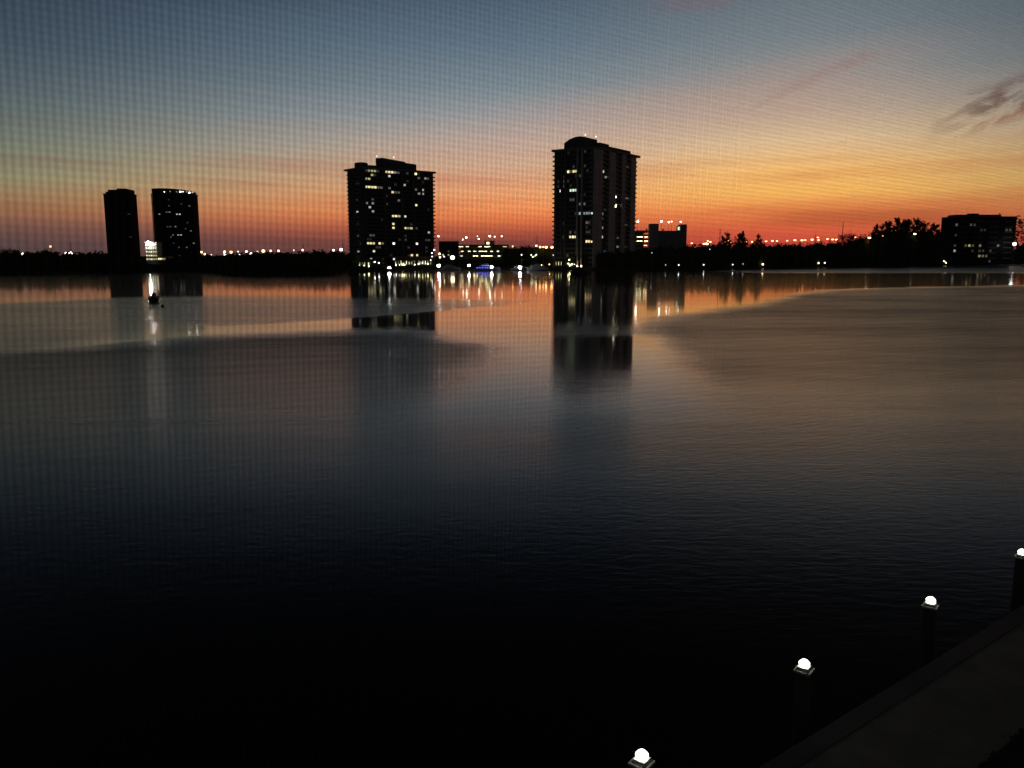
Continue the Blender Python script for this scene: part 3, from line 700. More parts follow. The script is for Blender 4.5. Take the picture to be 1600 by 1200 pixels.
# left garage, with a plain block at its left
r, W, H = simple_building('parking_office', 'plain grey block joined to the left end of the lit garage', 686, 716, 378, 700, 14, 6, darkwall, [(693, 397, 'y', .8), (700, 399, 'y', .4), (700, 390, 'w', .06)], 7)
def garage(px0, px1, ytop, Yd, depth, nf, label, lights, wallm=concrete):
    a = P(px0, 400, Yd); b = P(px1, 400, Yd); H = P((px0 + px1) / 2, ytop, Yd)[2] - LZ; W = b[0] - a[0]; fh = H / nf
    r = thing('parking_garage', label, 'parking garage', (a[0], Yd, LZ))
    for k in range(nf + 1):
        mb = MB(); z = k * fh; mb.box(0, W, 0, depth, z - .35, z); mb.box(0, W, 0, .2, z, z + (1.0 if k else .5)); mb.box(0, .2, .2, depth, z, z + 1.0); mb.box(W - .2, W, .2, depth, z, z + 1.0); obj('floor_slab', mb, wallm, r)
    n = max(2, round(W / 6.5))
    for i in range(n + 1):
        mb = MB(); x = .3 + (W - .6) * i / n; mb.box(x - .25, x + .25, .22, .72, 0, H - .35); obj('column', mb, wallm, r)
    mb = MB(); mb.box(0, W, depth - .3, depth, 0, H); obj('back_wall', mb, wallm, r)
    for px, py, c, e, s_ in lights:
        p = P(px, py, Yd); k = max(0, min(nf - 1, int((p[2] - LZ) / fh))); x = min(max(p[0] - a[0], 1), W - 1)
        e *= 1.8
        mb = MB(); mb.box(x - s_, x + s_, 1.2, 1.2 + .8, (k + 1) * fh - .95, (k + 1) * fh - .5); obj('ceiling_lamp', mb, lit(LIT[c], e), r)
    return r, W, H, a
gl = [(718, 389, 'y', 3, 1.2), (722, 390, 'y', 2, .8), (730, 389, 'y', 3, 1.1), (750, 388, 'y', 3, 1.1), (760, 388, 'y', 4, 1.5), (764, 389, 'y', 3, .9), (789, 391, 'y', .8, 1.8),
      (722, 395, 'y', 3, .9), (733, 395, 'y', 3, .9), (742, 394, 'y', 4, 1.0), (750, 394, 'y', 3, .9), (754, 394, 'y', 4, .9), (759, 394, 'y', 4, .9), (768, 394, 'y', 4, .9), (778, 395, 'y', 4, .8),
      (721, 401, 'g', 1.5, .9), (741, 400, 'y', 5, 1.0), (745, 402, 'y', 4, .9), (754, 399, 'y', 5, .8), (760, 400, 'y', 4, .8), (764, 402, 'y', 4, .9), (768, 399, 'y', 4, .8), (780, 400, 'g', 3, 1.2), (790, 399, 'g', 2, .9),
      (753, 404, 'y', 4, .6), (758, 405, 'y', 4, .5)]
r, W, H, ga = garage(716.5, 795, 384, 700, 26, 4, 'open parking garage lit yellow-green inside, behind the marina', gl)
sb = MB(); u0 = P(757, 400, 700)[0] - ga[0]; sb.box(u0, u0 + 8, 2, 9, H, H + 4.2); st_ = obj('stair_head', sb, concrete, r)
mb = MB(); mb.box(u0 + 1.5, u0 + 4.2, 1.9, 2.0, H + 1.2, H + 3.2); obj('window', mb, lit(YEL, 1.6), st_)
roofl = [(685, 370, .9, 14), (723, 375, .8, 18), (728.5, 372, 1.1, 20), (746, 369.5, .5, 10), (748, 374, .9, 16), (765, 370, 1.1, 24), (773, 370.5, .8, 10), (784, 370, .8, 14)]
for i, (px, py, rr, e) in enumerate(roofl):
    g = P(px, py, 708 if px > 716 else 704); zb = LZ + (H + .0 if px > 716 else P(700, 378, 700)[2] - LZ + .6)
    lamp_on((g[0], g[1], zb), g[2] - zb, rr * .62, (1.0, .86, .62), e, 'roof_lamp', 'white lamp on the lit garage\'s roof, %s of eight' % place(i, 8), 'lamps on the lit garage roof', 'roof lamp')

# right garage beyond the right tower
r, W, H, ga = garage(994, 1014.5, 362, 640, 30, 8, 'open lit parking levels between the right tower and the blank garage wall',
                     [(996, 369.5, 'y', 3, .9), (1001, 369, 'y', 3, .9), (1004, 369, 'y', 2.5, .8), (1010, 369, 'y', 2.5, 1.2), (996, 376, 'y', 4, .9), (1002, 376, 'y', 4, .9), (1010, 376, 'y', 4.5, 1.2), (1009, 382.5, 'y', 1.5, 1.2)])
a = P(1014.8, 400, 618); rr = thing('garage_block', 'long blank garage wall with a stair tower at each end', 'parking garage', (a[0], 618, LZ))
def blk(name, p0, p1, yt, d0, d1, mt, par):
    x0 = P(p0, 400, 618)[0] - a[0]; x1 = P(p1, 400, 618)[0] - a[0]; z = P((p0 + p1) / 2, yt, 618)[2] - LZ
    mb = MB(); mb.box(x0, x1, d0, d1, 0, z); return obj(name, mb, mt, par), x0, x1, z
blk('stair_tower', 1014.8, 1028, 349.5, 0, 8, paleconc, rr); _, wx0, wx1, wz = blk('wall', 1028.02, 1061.5, 360.5, .6, 24, concrete, rr); blk('stair_tower', 1061.6, 1072, 350.5, .3, 9, concrete, rr)
for k in range(6):
    mb = MB(); mb.box(wx0 + .1, wx1 - .1, .45, .59, 3 + k * 3.3, 3.16 + k * 3.3); obj('wall_joint', mb, concrete, rr)
o, x0, x1, z = blk('lift_lobby', 1058, 1061.4, 353, 1.2, 6, concrete, rr)
mb = MB(); mb.box(x0 + .05, x1 - .1, 1.05, 1.15, wz + .5, z - .6); obj('lit_panel', mb, lit(GRN, 1.3), o)
rl = [(996.5, 347, 1.0, 45), (1033.5, 347, 1.0, 25), (1045, 348, .8, 20), (1049.5, 347, .8, 8), (1063.5, 347.5, .9, 8)]
for i, (px, py, q, e) in enumerate(rl):
    g = P(px, py, 630 if px > 1010 else 650); zb = LZ + (P(1040, 360.5, 618)[2] - LZ) if px < 1061 and px > 1010 else (LZ + H if px < 1010 else P(1066, 350.5, 618)[2])
    if px > 1061: g = P(px, py, 622)
    lamp_on((g[0], g[1], zb), max(.5, g[2] - zb), q * .62, (1, .93, .8), e, 'roof_lamp', 'lamp above the garage right of the right tower, %s of five' % place(i, 5), 'lamps on the right garage', 'roof lamp')
for i, px in enumerate((1010.5, 1036)):
    g = P(px, 355 if i == 0 else 357, 632); zb = P(1040, 361.5, 618)[2]
    o = thing('roof_vent', 'small dark vent on the garage roof %s of the left stair tower' % ('left', 'right')[i], 'vent', (g[0], 632, zb - .4)); mb = MB(); mb.tube((0, 0, 0), (0, 0, 2.2), .5, .5, 8); obj('duct', mb, metal, o)
    mb = MB(); mb.tube((0, 0, 2.2), (0, 0, 3.0), .9, .2, 8); obj('cowl', mb, metal, o)

# mid-rise block at right
r, W, H = simple_building('apartment_block', 'wide dark mid-rise block at the right with scattered lit windows', 1488, 1583, 339, 760, 24, 9, tintw,
    [(a_, b_, c_, e_ * .35) for a_, b_, c_, e_ in [(1493, 348, 'w', .35), (1517, 347.5, 'w', .18), (1522, 347.5, 'o', .14), (1474, 369, 'w', .08), (1531, 357, 'w', .04), (1542, 357, 'w', .04), (1572, 356, 'o', .22), (1578, 356, 'o', .22), (1472, 385.5, 'w', .1), (1491, 386, 'w', .12), (1510, 384.5, 'y', .25), (1515, 384, 'y', 1.3),
     (1519, 386, 'y', .2), (1529, 386.5, 'y', .6), (1557, 383, 'w', .35), (1474, 394.5, 'y', .25), (1480, 394.5, 'g', .25), (1493, 394, 'w', 1.0), (1529, 400, 'y', .8), (1534, 400, 'y', .4), (1540, 400, 'w', .25), (1517, 394, 'o', .08), (1529, 394, 'o', .12), (1535, 394, 'o', .1), (1547, 393, 'w', .06),
     (1531, 408, 'w', .1), (1548, 408, 'w', .1)]], 17)
mb = MB(); x0 = P(1492, 400, 760)[0] - P(1488, 400, 760)[0]; mb.box(x0, W * .78, 3, 18, H + .6, H + 2.2); mb.box(x0 + 14, x0 + 22, 6, 12, H + 2.2, H + 3.4); obj('penthouse', mb, darkwall, r)
for k in range(1, 9):
    for i in range(4):
        mb = MB(); x = 3 + i * W / 4; mb.box(x, x + 8, -1.5, -.26, k * H / 9 - .1, k * H / 9 + .1); mb.box(x, x + 8, -1.5, -1.4, k * H / 9 + .1, k * H / 9 + .9); obj('balcony', mb, slabm, r)
g = P(1585, 383.5, 748)
fl_ = lamp_on((g[0], 748, LZ), g[2] - LZ, 1.6, (1, .97, .9), 10, 'floodlight', 'big white floodlight beside the mid-rise block, far right', None, 'floodlight')
fl_.children[1].scale = (2.3, 1, 1)

# added glowing blocks at the tower feet, standing in for yellow-lit foliage
def glow_block(px0, px1, yt, Yd, label, lits, n):
    return simple_building('added_glow_block', label, px0, px1, yt, Yd, 8, 1, darkwall, [(a, b, c, e * .9) for a, b, c, e in lits], n * 2, wfrac=.72, hfrac=.42)
glow_block(546, 580, 406, 545, 'low lit pavilion left of the middle tower\'s foot', [(x, 412, 'y', e) for x, e in ((548, .4), (552, 1.8), (556, 2.0), (559, 1.2), (563, .6), (566, 1.4), (570, 1.2), (575, 1.5), (578, 1.0))], 9)
glow_block(617, 676, 402.5, 545, 'long added glow block for yellow-lit foliage below the middle tower', [(x, 408, 'y', e) for x, e in ((618, 1.), (622, .3), (627, 2.2), (631, 1.6), (635, 1.9), (639, 1.6), (643, .8), (648, .5), (653, 1.6), (657, 1.2), (661, 2.4), (665, 2.4), (669, 2.2), (674, .6))], 14)
glow_block(866, 882, 404, 508, 'small lit garden room at the right tower\'s left foot', [(868, 410, 'y', .6), (873, 410, 'y', 1.4), (877, 410, 'y', 1.0)], 4)

# ------------------------------------------------------------------ lamps
def lamp_row(rows_, Yd, name, fmt, group, cat='street lamp', head='globe', zb=LZ):
    rows_ = sorted(rows_)
    n = len(rows_)
    if name == 'garden_lamp': rows_ = [tuple(r_[:4]) + (r_[4] * 3,) for r_ in rows_]
    for i, rw in enumerate(rows_):
        px, py, c, rad, e = rw[:5]; yd = fit(px, rw[5] if len(rw) > 5 else Yd, 1.5); rad *= max(1, yd / 560)
        g = P(px, py, yd)
        lamp_on((g[0], yd, zb), max(g[2] - zb - rad * .8, .5), rad, c, e, name, fmt % place(i, n), group, cat, head)
lamp_row([(2, 397, WHT, .6, 3), (35, 396.5, WHT, .8, 8), (103, 395.5, WHT, .7, 6), (110, 395.8, WHT, 1.2, 12)], 800, 'street_lamp', 'white lamp over the black shore left of the left towers, %s of four', 'white lamps on the far left shore')
lamp_row([(79, 386.5, RED, 1.0, 5)], 700, 'warning_lamp', 'single red lamp on a pole above the far left shore%s', None) if False else None
g = P(79, 386.5, 640); lamp_on((g[0], 640, LZ), g[2] - LZ, .8, (1, .25, .08), 5, 'warning_lamp', 'single red lamp on a pole above the far left shore', None, 'warning lamp')
g = P(231.5, 378.5, 697); lamp_on((g[0], 697, LZ), g[2] - LZ - 1, 1.05, WHT, 190, 'floodlight', 'brilliant white floodlight between the two left towers', None, 'floodlight')
lamp_row([(315, 394, AMB, .7, 8), (320, 397, AMB, .7, 8), (330, 398, WHT, .5, 2), (351, 393.5, AMB, .8, 8), (351, 398, WHT, 1.0, 9), (361, 394, AMB, .8, 9), (372, 393, WHT, .5, 3), (374, 397.5, WHT, .7, 8), (385, 393, WARM, .7, 8), (392, 397, WHT, 1.0, 10), (402.5, 393.5, WARM, .6, 6), (411.5, 392.3, AMB, 1.0, 12),
          (423, 392, AMB, .7, 9), (435, 392, WARM, .7, 8), (459, 391, WHT, .4, 3), (473, 390.8, WARM, .7, 8), (521, 391, WARM, .7, 8), (533, 390, WHT, .9, 12), (550, 391, WHT, .4, 3)], 900, 'street_lamp',
         'lamp on the dark tree line between left and middle towers, %s of nineteen', 'lamps between the left towers and the middle tower')
lamp_row([(801, 385, AMB, .5, 6), (838, 384, WARM, .6, 7), (844, 386, AMB, .7, 8), (849, 386, AMB, .5, 8), (853.5, 386.3, AMB, .8, 12), (862.5, 386.5, AMB, .8, 10)], 635, 'street_lamp', 'amber lamp in the gap left of the right tower, %s of six', 'amber lamps left of the right tower')
lamp_row([(1079, 379, AMB, .7, 6), (1098, 379.5, AMB, .9, 8), (1102, 379, (1, .8, .45), 1.2, 14), (1104, 375.5, WARM, .6, 6), (1108, 377, AMB, .7, 8), (1135, 374.5, AMB, .8, 8), (1141, 378, AMB, .7, 7), (1157, 374, WHT, .6, 8), (1165, 377, AMB, .7, 7), (1174, 376.5, AMB, .9, 9), (1195, 376, WARM, .7, 7), (1205, 375.2, AMB, .8, 9), (1212, 375.5, AMB, .7, 8),
          (1228, 375, AMB, .7, 6), (1240, 374, AMB, .9, 8), (1251, 374, AMB, .9, 8), (1256, 374, AMB, .7, 6), (1267, 373, (1, .7, .3), .9, 10), (1276, 370, AMB, .7, 7), (1277, 374, AMB, .7, 7), (1291, 372.5, WARM, .7, 7), (1299, 373, AMB, .8, 8), (1305, 373, (1, .6, .3), .9, 10)], 800, 'street_lamp',
         'amber street lamp above the right shore trees, %s of twenty-three', 'amber lamps above the right shore trees', head='arm')
lamp_row([(1334, 370, AMB, .6, 5), (1356, 370, (1, .6, .28), 1.0, 12), (1377, 368, AMB, .5, 3), (1427, 364, (1, .72, .42), 1.0, 8)], 512, 'street_lamp', 'lamp against the pine trees left of the mid-rise block, %s of four', 'lamps by the pine trees', head='arm')
lamp_row([(1018.5, 395, WHT, .3, 1.2), (1040, 414, WHT, .25, 2), (1060.5, 414.3, WHT, .35, 6), (1099.5, 413.6, WHT, .35, 6), (1108.5, 389.5, GRN, .4, 3), (1145, 413.4, WHT, .35, 6), (1161, 412.5, WHT, .3, 1.5), (1192, 413, WARM, .6, 10), (1279, 411, YEL, .55, 6), (1288.5, 410.7, YEL, .55, 6)], 492, 'shore_lamp',
         'small lamp low on the black right shore, %s of ten', 'small lamps low on the right shore', 'lamp')
lamp_row([(1475, 408, YEL, .5, 1.2), (1478.6, 409, (1, .93, .6), .9, 8)], 575, 'garden_lamp', 'yellow-white lamp at the mid-rise block\'s foot, %s of pair', 'lamps at the foot of the mid-rise block', 'lamp')
# marina edge: four brilliant dock lamps
dock = [(608.3, 419.2, .85, 90), (685.6, 415.2, .8, 50), (732.8, 414.8, .65, 40), (768.2, 417.2, .7, 60), (812.5, 418.0, .85, 80)]
for i, (px, py, rad, e) in enumerate(dock):
    yd = 476; g = P(px, py, yd)
    lamp_on((g[0], yd, -.8), max(g[2] + .8 - rad * .8, .5), rad, (1, .98, .9), e, 'dock_lamp', 'brilliant white dock lamp at the water\'s edge, %s of five' % place(i, 5), 'dock lamps with long reflections', 'dock lamp')
lamp_row([(707, 402.5, (1, .9, .5), 1.7, 9)], 560, 'garden_lamp', 'big warm round lamp before the lit garage%s', None, 'lamp') if False else None
g = P(707, 402.5, 560); lamp_on((g[0], 560, LZ), g[2] - LZ - 1.2, 1.5, (1, .9, .55), 6, 'globe_lamp', 'big warm round lamp in front of the plain grey block', None, 'lamp')
lamp_row([(686.8, 396.6, YEL, .6, 4), (687.4, 402, YEL, .5, 4), (694, 401, YEL, .4, 2), (678.6, 390.5, WHT, .5, 2), (675, 395.2, WHT, .35, 2), (675.2, 400.8, WHT, .35, 2)], 535, 'garden_lamp', 'small lamp at the right foot of the middle tower, %s of six', 'small lamps right of the middle tower', 'lamp')
lamp_row([(x, y, c, q, e) for x, y, c, q, e in [(514, 414, YEL, .25, 2), (517, 412.5, YEL, .35, 5), (523, 413, YEL, .3, 4), (529, 412.5, (1, .95, .5), .8, 3.5), (533, 413, YEL, .4, 2), (538, 414.8, WARM, .35, 5), (542, 414.8, WARM, .35, 6), (550, 415, YEL, .4, 5), (561, 414.5, YEL, .4, 4), (569, 415.5, YEL, .4, 5), (576, 416, YEL, .35, 5), (585.5, 409.7, WHT, .35, 4), (592, 411, WHT, .35, 4)]], 500, 'garden_lamp',
         'garden lamp left of the middle tower by the water, %s of thirteen', 'garden lamps left of the middle tower', 'lamp')
lamp_row([(619, 414.5, WHT, .3, 4), (624, 414.5, WHT, .3, 4), (629, 413.5, YEL, .4, 5), (632, 414, YEL, .35, 4), (648, 413.5, WHT, .3, 3), (654, 412.5, YEL, .35, 4), (660, 411, YEL, .3, 3), (668.5, 412.5, YEL, .35, 5), (673, 406.5, YEL, .3, 3)], 502, 'garden_lamp',
         'garden lamp below the middle tower, %s of nine', 'garden lamps below the terrace', 'lamp')
lamp_row([(830, 398.5, (.9, 1, .5), .3, 2.5), (832.5, 401.5, (.9, 1, .5), .4, 1.6), (836, 400, (.9, 1, .5), .25, 2), (838, 398, YEL, .3, 3), (840, 413.8, WARM, .45, 5), (846, 414.2, WARM, .35, 4), (858.5, 413, WARM, .3, 3), (864.5, 398.5, WHT, .25, 1.2), (872.5, 414.2, (1, .85, .5), .4, 6), (874, 407, YEL, .5, 1.2), (889.5, 406, YEL, .5, 2.2), (888, 412, YEL, .4, 3),
          (890.5, 414.5, (1, .9, .5), .45, 5), (893.5, 413, WARM, .4, 5), (897.5, 413, WHT, .25, 3), (903, 408.5, WHT, .18, 1)], 500, 'garden_lamp', 'garden lamp between marina and right tower, %s of sixteen', 'garden lamps left of the right tower', 'lamp')
# lit columns by the right tower
for i, (px, yt, yb) in enumerate([(902, 372, 399), (908, 374, 396)]):
    g = P(px, yb, 509); gt = P(px, yt, 509)
    o = thing('flagpole', 'tall pale floodlit column before the right tower, %s of pair' % ('left', 'right')[i], 'pole', (g[0], 509, LZ), 0, 'pale columns before the right tower')
    mb = MB(); mb.tube((0, 0, 0), (0, 0, gt[2] - LZ), .55, .4, 10); obj('shaft', mb, paleconc, o)
    mb = MB(); mb.ball((0, -1.6, 1.0), .3, seg=6, rings=4); obj('uplight', mb, lit(WARM, 40), o)

# ------------------------------------------------------------------ masts
masts = [(110, 375, 390, 900), (433, 384, 393, 800), (473.5, 379, 392, 800), (535.5, 376, 392, 800), (838, 365, 385, 700), (1125.5, 352, 378, 640), (1274.5, 362, 372, 700), (1318, 340, 370, 640)]
ml = ['thin radio mast on the skyline left of the left towers', 'faint short mast on the skyline between left and middle towers, left of three', 'faint mast on the skyline between left and middle towers, middle of three',
      'faint mast close to the middle tower\'s left side', 'thin radio mast in the gap left of the right tower', 'thin mast on the skyline just left of the small pines', 'faint stub mast above the right shore lamps', 'tall latticed mast against the red sky, right shore']
for (px, yt, yb, yd), lb in zip(masts, ml):
    yd = fit(px, yd, 20.0); g = P(px, yt, yd); h = g[2] - LZ
    o = thing('radio_mast', lb, 'radio mast', (g[0], yd, LZ))
    mb = MB(); w_ = .42
    for a in range(3):
        c_, s_ = cos(a * 2.094) * w_, sin(a * 2.094) * w_; mb.tube((c_, s_, 0), (c_ * .5, s_ * .5, h * .92), .09, .07, 4)
    k = 0
    while k * 1.6 < h * .9:
        q = 1 - .5 * k * 1.6 / h
        for a in range(3):
            mb.tube((cos(a * 2.094) * w_ * q, sin(a * 2.094) * w_ * q, k * 1.6), (cos((a + 1) * 2.094) * w_ * q, sin((a + 1) * 2.094) * w_ * q, k * 1.6 + .8), .05, .05, 3)
        k += 1
    obj('lattice', mb, metal, o)
    mb = MB(); mb.tube((0, 0, h * .92), (0, 0, h), .06, .03, 4)
    for zz in (.55, .68, .8): mb.box(-.9, .9, -.08, .08, h * zz, h * zz + .25)
    obj('antenna', mb, metal, o)

# ------------------------------------------------------------------ marina: dock and boats
a = G(596, 423.2); b = G(866, 421.6)
o = thing('dock', 'low dark dock along the marina edge carrying the brilliant white lamps', 'dock', (a[0], 490, 0)); L = b[0] - a[0]
mb = MB(); mb.box(0, L, 0, 5.6, .35, .6); obj('deck', mb, wood, o)
for i in range(26):
    mb = MB(); x = .6 + i * (L - 1.2) / 25; mb.tube((x, -.25, -1.2), (x, -.25, 1.5), .17, .15, 7); obj('piling', mb, wood, o)
def hull_mb(L, B, Hh, sheer=.5, n=10):
    mb = MB(); secs = []
    for i in range(n + 1):
        q = i / n; hb = B / 2 * (1 - max(0, (q - .45) / .55) ** 2.2) * (0.9 + .1 * min(1, q * 4)); z = Hh + sheer * q * q
        secs.append([(q * L - L / 2, -hb, z), (q * L - L / 2, -hb * .82, .15 * Hh), (q * L - L / 2, 0, -.35), (q * L - L / 2, hb * .82, .15 * Hh), (q * L - L / 2, hb, z)])
    for s_ in secs: mb.v += s_
    for i in range(n):
        for j in range(4): k = i * 5 + j; mb.face((k, k + 1, k + 6, k + 5))
        mb.face((i * 5 + 4, i * 5, (i + 1) * 5, (i + 1) * 5 + 4))
    mb.face((0, 1, 2, 3, 4)[::-1])
    return mb
def yacht(px, yw, L, rz, label, hm, blue=False, masth=0, yd=None):
    g = G(px, yw); B = L * .27
    o = thing('sailboat' if masth else 'motor_yacht', label, 'sailboat' if masth else 'motor yacht', (g[0], yd or g[1], 0), rz)
    obj('hull', hull_mb(L, B, L * .11), hm, o)
    z = L * .11
    mb = MB(); mb.prism([(-L * .34, -B * .36), (L * .14, -B * .33), (L * .24, -B * .12), (L * .24, B * .12), (L * .14, B * .33), (-L * .34, B * .36)], z, z + L * .09); cb = obj('cabin', mb, hm, o)
    mb = MB(); mb.box(-L * .28, L * .12, -B * .375, -B * .362, z + L * .03, z + L * .065); obj('cabin_window', mb, glassd, cb)
    if not masth:
        mb = MB(); mb.prism([(-L * .22, -B * .28), (L * .02, -B * .26), (L * .07, 0), (L * .02, B * .26), (-L * .22, B * .28)], z + L * .09, z + L * .15); obj('flybridge', mb, hm, o)
        mb = MB(); mb.tube((-L * .12, 0, z + L * .15), (-L * .15, 0, z + L * .24), .08, .05); mb.box(-L * .17, -L * .09, -B * .2, B * .2, z + L * .2, z + L * .205); obj('radar_arch', mb, metal, o)
    else:
        mb = MB(); mb.tube((L * .05, 0, z), (L * .05, 0, masth), .1, .06, 6); mb.tube((L * .05, 0, z + 1.6), (-L * .36, 0, z + 1.7), .09, .07); m_ = obj('mast', mb, metal, o)
        mb = MB(); mb.ball((L * .05, 0, masth + .2), .28, seg=7, rings=5); obj('masthead_light', mb, lit(WHT, 8), m_)
    mb = MB()
    for s_ in (-1, 1):
        for i in range(5): mb.tube((L * (.05 + .09 * i), s_ * B * (.44 - .075 * i), z), (L * (.05 + .09 * i), s_ * B * (.44 - .075 * i), z + .8), .03, .03, 4)
    obj('railing', mb, metal, o)
    if blue:
        mb = MB()
        for i in range(7): mb.ball((-L * .42 + i * L * .1, -B * .46, z * .95), .42, .3, .3, 7, 5)
        mb.box(-L * .25, L * .05, -B * .385, -B * .377, z + L * .07, z + L * .085)
        obj('deck_light', mb, lit((.02, .05, 1.0), 3.2), o)
    return o
yacht(766, 420.2, 15, R(8), 'dark motor yacht glowing with bright blue deck lights at the dock', hullm, True, yd=486)
yacht(812, 420.2, 12, R(12), 'sailboat with a white light at its masthead beside the brightest dock lamp', hullm, masth=P(813, 398.5, 486)[2], yd=486)
yacht(834, 420.5, 14, R(185), 'pale motor yacht at the dock right of the sailboat', hullw, yd=487)
yacht(712, 420.6, 12, R(5), 'dim motor yacht between the two left dock lamps of the marina', hullm, yd=487)
yacht(906, 428.5, 9, R(175), 'low dark boat moored in the right tower\'s reflection', hullm)
g = P(819.5, 418, 484); lamp_on((g[0], 487.5, .8), g[2] - .8 - .4, .4, CLD, 10, 'dock_lamp', 'small bluish lamp just right of the brightest dock lamp', None, 'dock lamp')

# small open boat with canopy, alone on the water at left
g = G(241, 471)
o = thing('small_boat', 'small dark open boat with canopy frame alone on the water, left', 'boat', (g[0], g[1], 0), R(110))
obj('hull', hull_mb(5.2, 2.0, .72, .35), hullm, o)
mb = MB(); mb.box(-.5, .3, -.4, .4, .5, 1.35); cns = obj('console', mb, hullm, o)
mb = MB(); mb.prism([(.3, -.38), (.36, -.38), (.36, .38), (.3, .38)], 1.35, 1.65); obj('windscreen', mb, glassd, cns)
mb = MB()
for x in (-.9, .5):
    for y in (-.72, .72): mb.tube((x, y, .6), (x * .9, y, 2.12), .025, .025, 5)
mb.box(-1.0, .6, -.78, .78, 2.12, 2.18); obj('canopy', mb, hullm, o)
mb = MB(); mb.box(-2.95, -2.6, -.2, .2, .35, 1.25); mb.box(-2.85, -2.7, -.06, .06, -.5, .35); obj('outboard_motor', mb, hullm, o)
mb = MB(); mb.ball((-1.5, .0, 1.2), .17, seg=8, rings=6); mb.prism([(-1.75, -.24), (-1.4, -.24), (-1.4, .24), (-1.75, .24)], .55, 1.05); mb.box(-1.75, -1.1, -.5, .5, .45, .6); obj('seat', mb, hullm, o)
g = G(254, 479.5)
o = thing('mooring_buoy', 'tiny dark mooring buoy floating just right of the small boat', 'buoy', (g[0], g[1], 0))
mb = MB(); mb.ball((0, 0, .12), .28, .28, .24, 12, 8); obj('float', mb, hullm, o)
mb = MB(); mb.tube((0, 0, .34), (0, 0, .52), .03, .03); obj('mooring_ring', mb, metal, o)

# ------------------------------------------------------------------ near bank: piling lamps, walkway, seawall, lawn
DIR = (.79, .613); NRM = (.613, -.79)                 # along the bank / towards the land
B0 = (1.72, 10.1)                                     # first lamp
def bank(s_, n_): return (B0[0] + DIR[0] * s_ + NRM[0] * n_, B0[1] + DIR[1] * s_ + NRM[1] * n_)
ang = atan2(DIR[1], DIR[0])
WZ = 1.15
lampp = [(1003, 1177), (1257, 1034.5), (1454.5, 936), (1597.5, 861)]
pile = MB(); pile.tube((0, 0, -1.5), (0, 0, 1.70), .135, .125, 14)
pm = pile.mesh('piling'); pm.materials.append(wood)
cap = MB(); cap.box(-.135, .135, -.135, .135, 1.70, 1.735); cap.prism([(-.10, -.10), (.10, -.10), (.10, .10), (-.10, .10)], 1.735, 1.76)
cm = cap.mesh('cap'); cm.materials.append(whitep)
ln = MB(); ln.tube((0, 0, 1.79), (0, 0, 1.85), .08, .09, 12); ln.tube((0, 0, 1.85), (0, 0, 1.895), .09, .05, 12)
lm = ln.mesh('lamp_lens'); lm.materials.append(lit((1.0, .98, .88), 6.0))
hd = MB()
for x in (-.085, .085):
    for y in (-.085, .085): hd.box(x - .006, x + .006, y - .006, y + .006, 1.76, 1.79)
hd.prism([(-.09, -.09), (.09, -.09), (.09, .09), (-.09, .09)], 1.775, 1.788)
hm_ = hd.mesh('lamp_frame'); hm_.materials.append(whitep)
for i, (px, py) in enumerate(lampp):
    g = G(px, py, 1.86)
    o = thing('piling_lamp', 'glowing white lamp on a white square piling cap, %s of four' % place(i, 4), 'piling lamp', (g[0], g[1], 0), ang + R(14), 'lamps along the near seawall')
    link('piling', pm, None, o); c_ = link('cap', cm, None, o); l_ = link('lamp_lens', lm, None, o); link('lamp_frame', hm_, None, o)
mb = MB(); p = [bank(-60, .42), bank(90, .42), bank(90, .75), bank(-60, .75)]; mb.prism(p, -2, WZ + .02)
tag(obj('seawall', mb, stone), 'dark concrete seawall edge behind the glowing piling lamps', 'wall')
wk = MB(); n_ = 60
walk = mat('walkway_concrete', (0.34, 0.33, 0.26), 0.9, (0.20, 0.195, 0.16), 1.6, bump=.01)
for i in range(n_):
    s0, s1 = -60 + 150 * i / n_ + .004, -60 + 150 * (i + 1) / n_ - .004
    wk.prism([bank(s0, .752), bank(s1, .752), bank(s1, 2.35), bank(s0, 2.35)], WZ - .4, WZ)
tag(obj('walkway', wk, walk), 'pale concrete walkway along the near bank', kind='structure')
mb = MB(); mb.prism([bank(-60, 2.36), bank(90, 2.36), bank(90, 60), bank(-60, 60)], -2, WZ - .03)
tag(obj('lawn', mb, soil), 'dark lawn behind the walkway', kind='structure')
gr = MB(); rnd = random.Random(5)
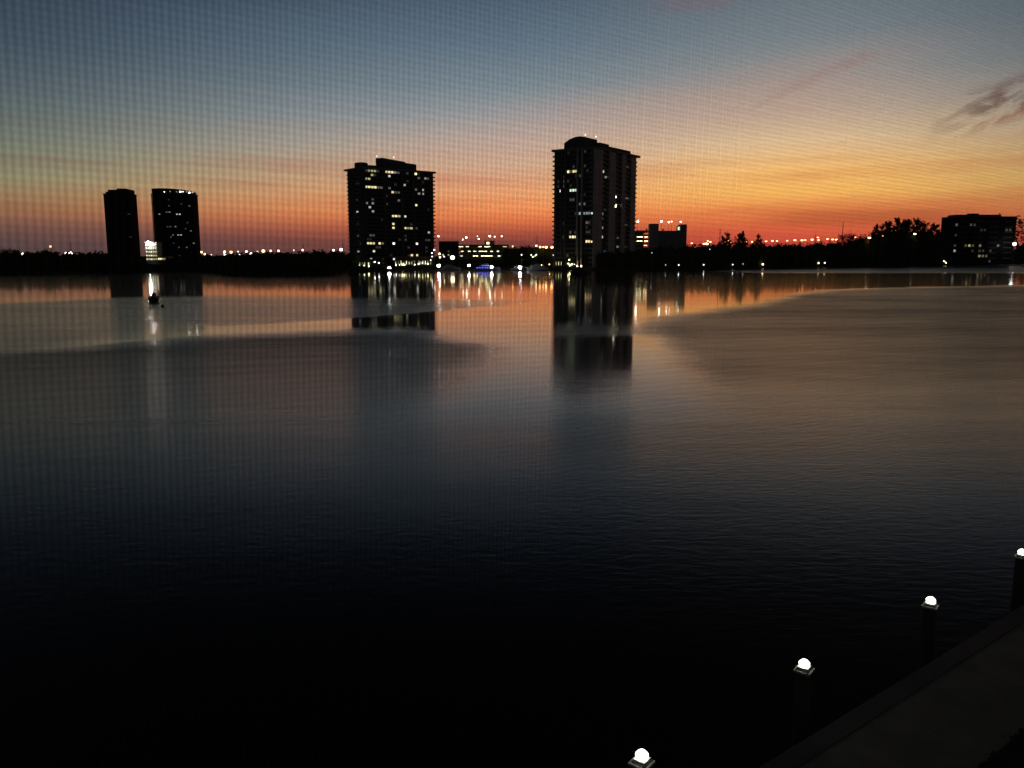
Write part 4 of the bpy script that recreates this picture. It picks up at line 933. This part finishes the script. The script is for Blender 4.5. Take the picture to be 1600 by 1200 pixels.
for _ in range(9000):
    s_, q = rnd.uniform(-4, 22), 2.36 + rnd.random() ** 1.5 * 9
    x, y = bank(s_, q); gr.leaf((x, y, WZ + rnd.uniform(0, .05)), rnd.uniform(.04, .09), rnd, 1.0, rnd.uniform(.8, 1.5))
tag(obj('grass', gr, leafm), 'dark grass blades on the lawn beside the walkway', 'grass', kind='stuff')

# ------------------------------------------------------------------ the insect screen of the window the picture is taken through
PI_, SA = .0014, R(35.5)
cs, sn = cos(SA), sin(SA)
scr = thing('insect_screen', 'fine dark insect screen stretched across the whole window before the bay view', 'insect screen', (0, .22, EYE), SA); scr.rotation_euler = (0, R(1.6), SA)
U0, U1, V0, V1 = -.42, .62, -.52, .42
TR = .00006; rs = random.Random(8)
mb = MB()
def strand(a, b, ax):
    k = len(mb.v); r = TR
    for p_ in (a, b):
        for q in ((r, 0), (-r * .5, r * .87), (-r * .5, -r * .87)):
            mb.v.append((p_[0] + q[0] * 1.5, p_[1] + q[1] * 1.5, p_[2]) if ax else (p_[0], p_[1] + q[0], p_[2] + q[1]))
    for i in range(3): j = (i + 1) % 3; mb.face((k + i, k + j, k + 3 + j, k + 3 + i))
for i in range(int((U1 - U0) / PI_) + 1): q = rs.uniform(-.05, .05) * PI_; strand((U0 + i * PI_ + q, 0, V0), (U0 + i * PI_ + q + rs.uniform(-.05, .05) * PI_, 0, V1), True)
for i in range(int((V1 - V0) / PI_) + 1): q = rs.uniform(-.1, .1) * PI_; TR = .00004; strand((U0, .0001, V0 + i * PI_ + q), (U1, .0001, V0 + i * PI_ + q + rs.uniform(-.07, .07) * PI_), False)
thread = mat('screen_thread', (.05, .05, .05), .6, scale=3)
obj('screen_mesh', mb, thread, scr)
mb = MB()
mb.box(U0 - .03, U0, -.008, .008, V0 - .03, V1 + .03); mb.box(U1, U1 + .03, -.008, .008, V0 - .03, V1 + .03)
mb.box(U0, U1, -.008, .008, V0 - .03, V0); mb.box(U0, U1, -.008, .008, V1, V1 + .03)
obj('screen_frame', mb, metal, scr)
cam.dof.use_dof = True; cam.dof.focus_distance = 500.0; cam.dof.aperture_fstop = cam.lens / 1.0
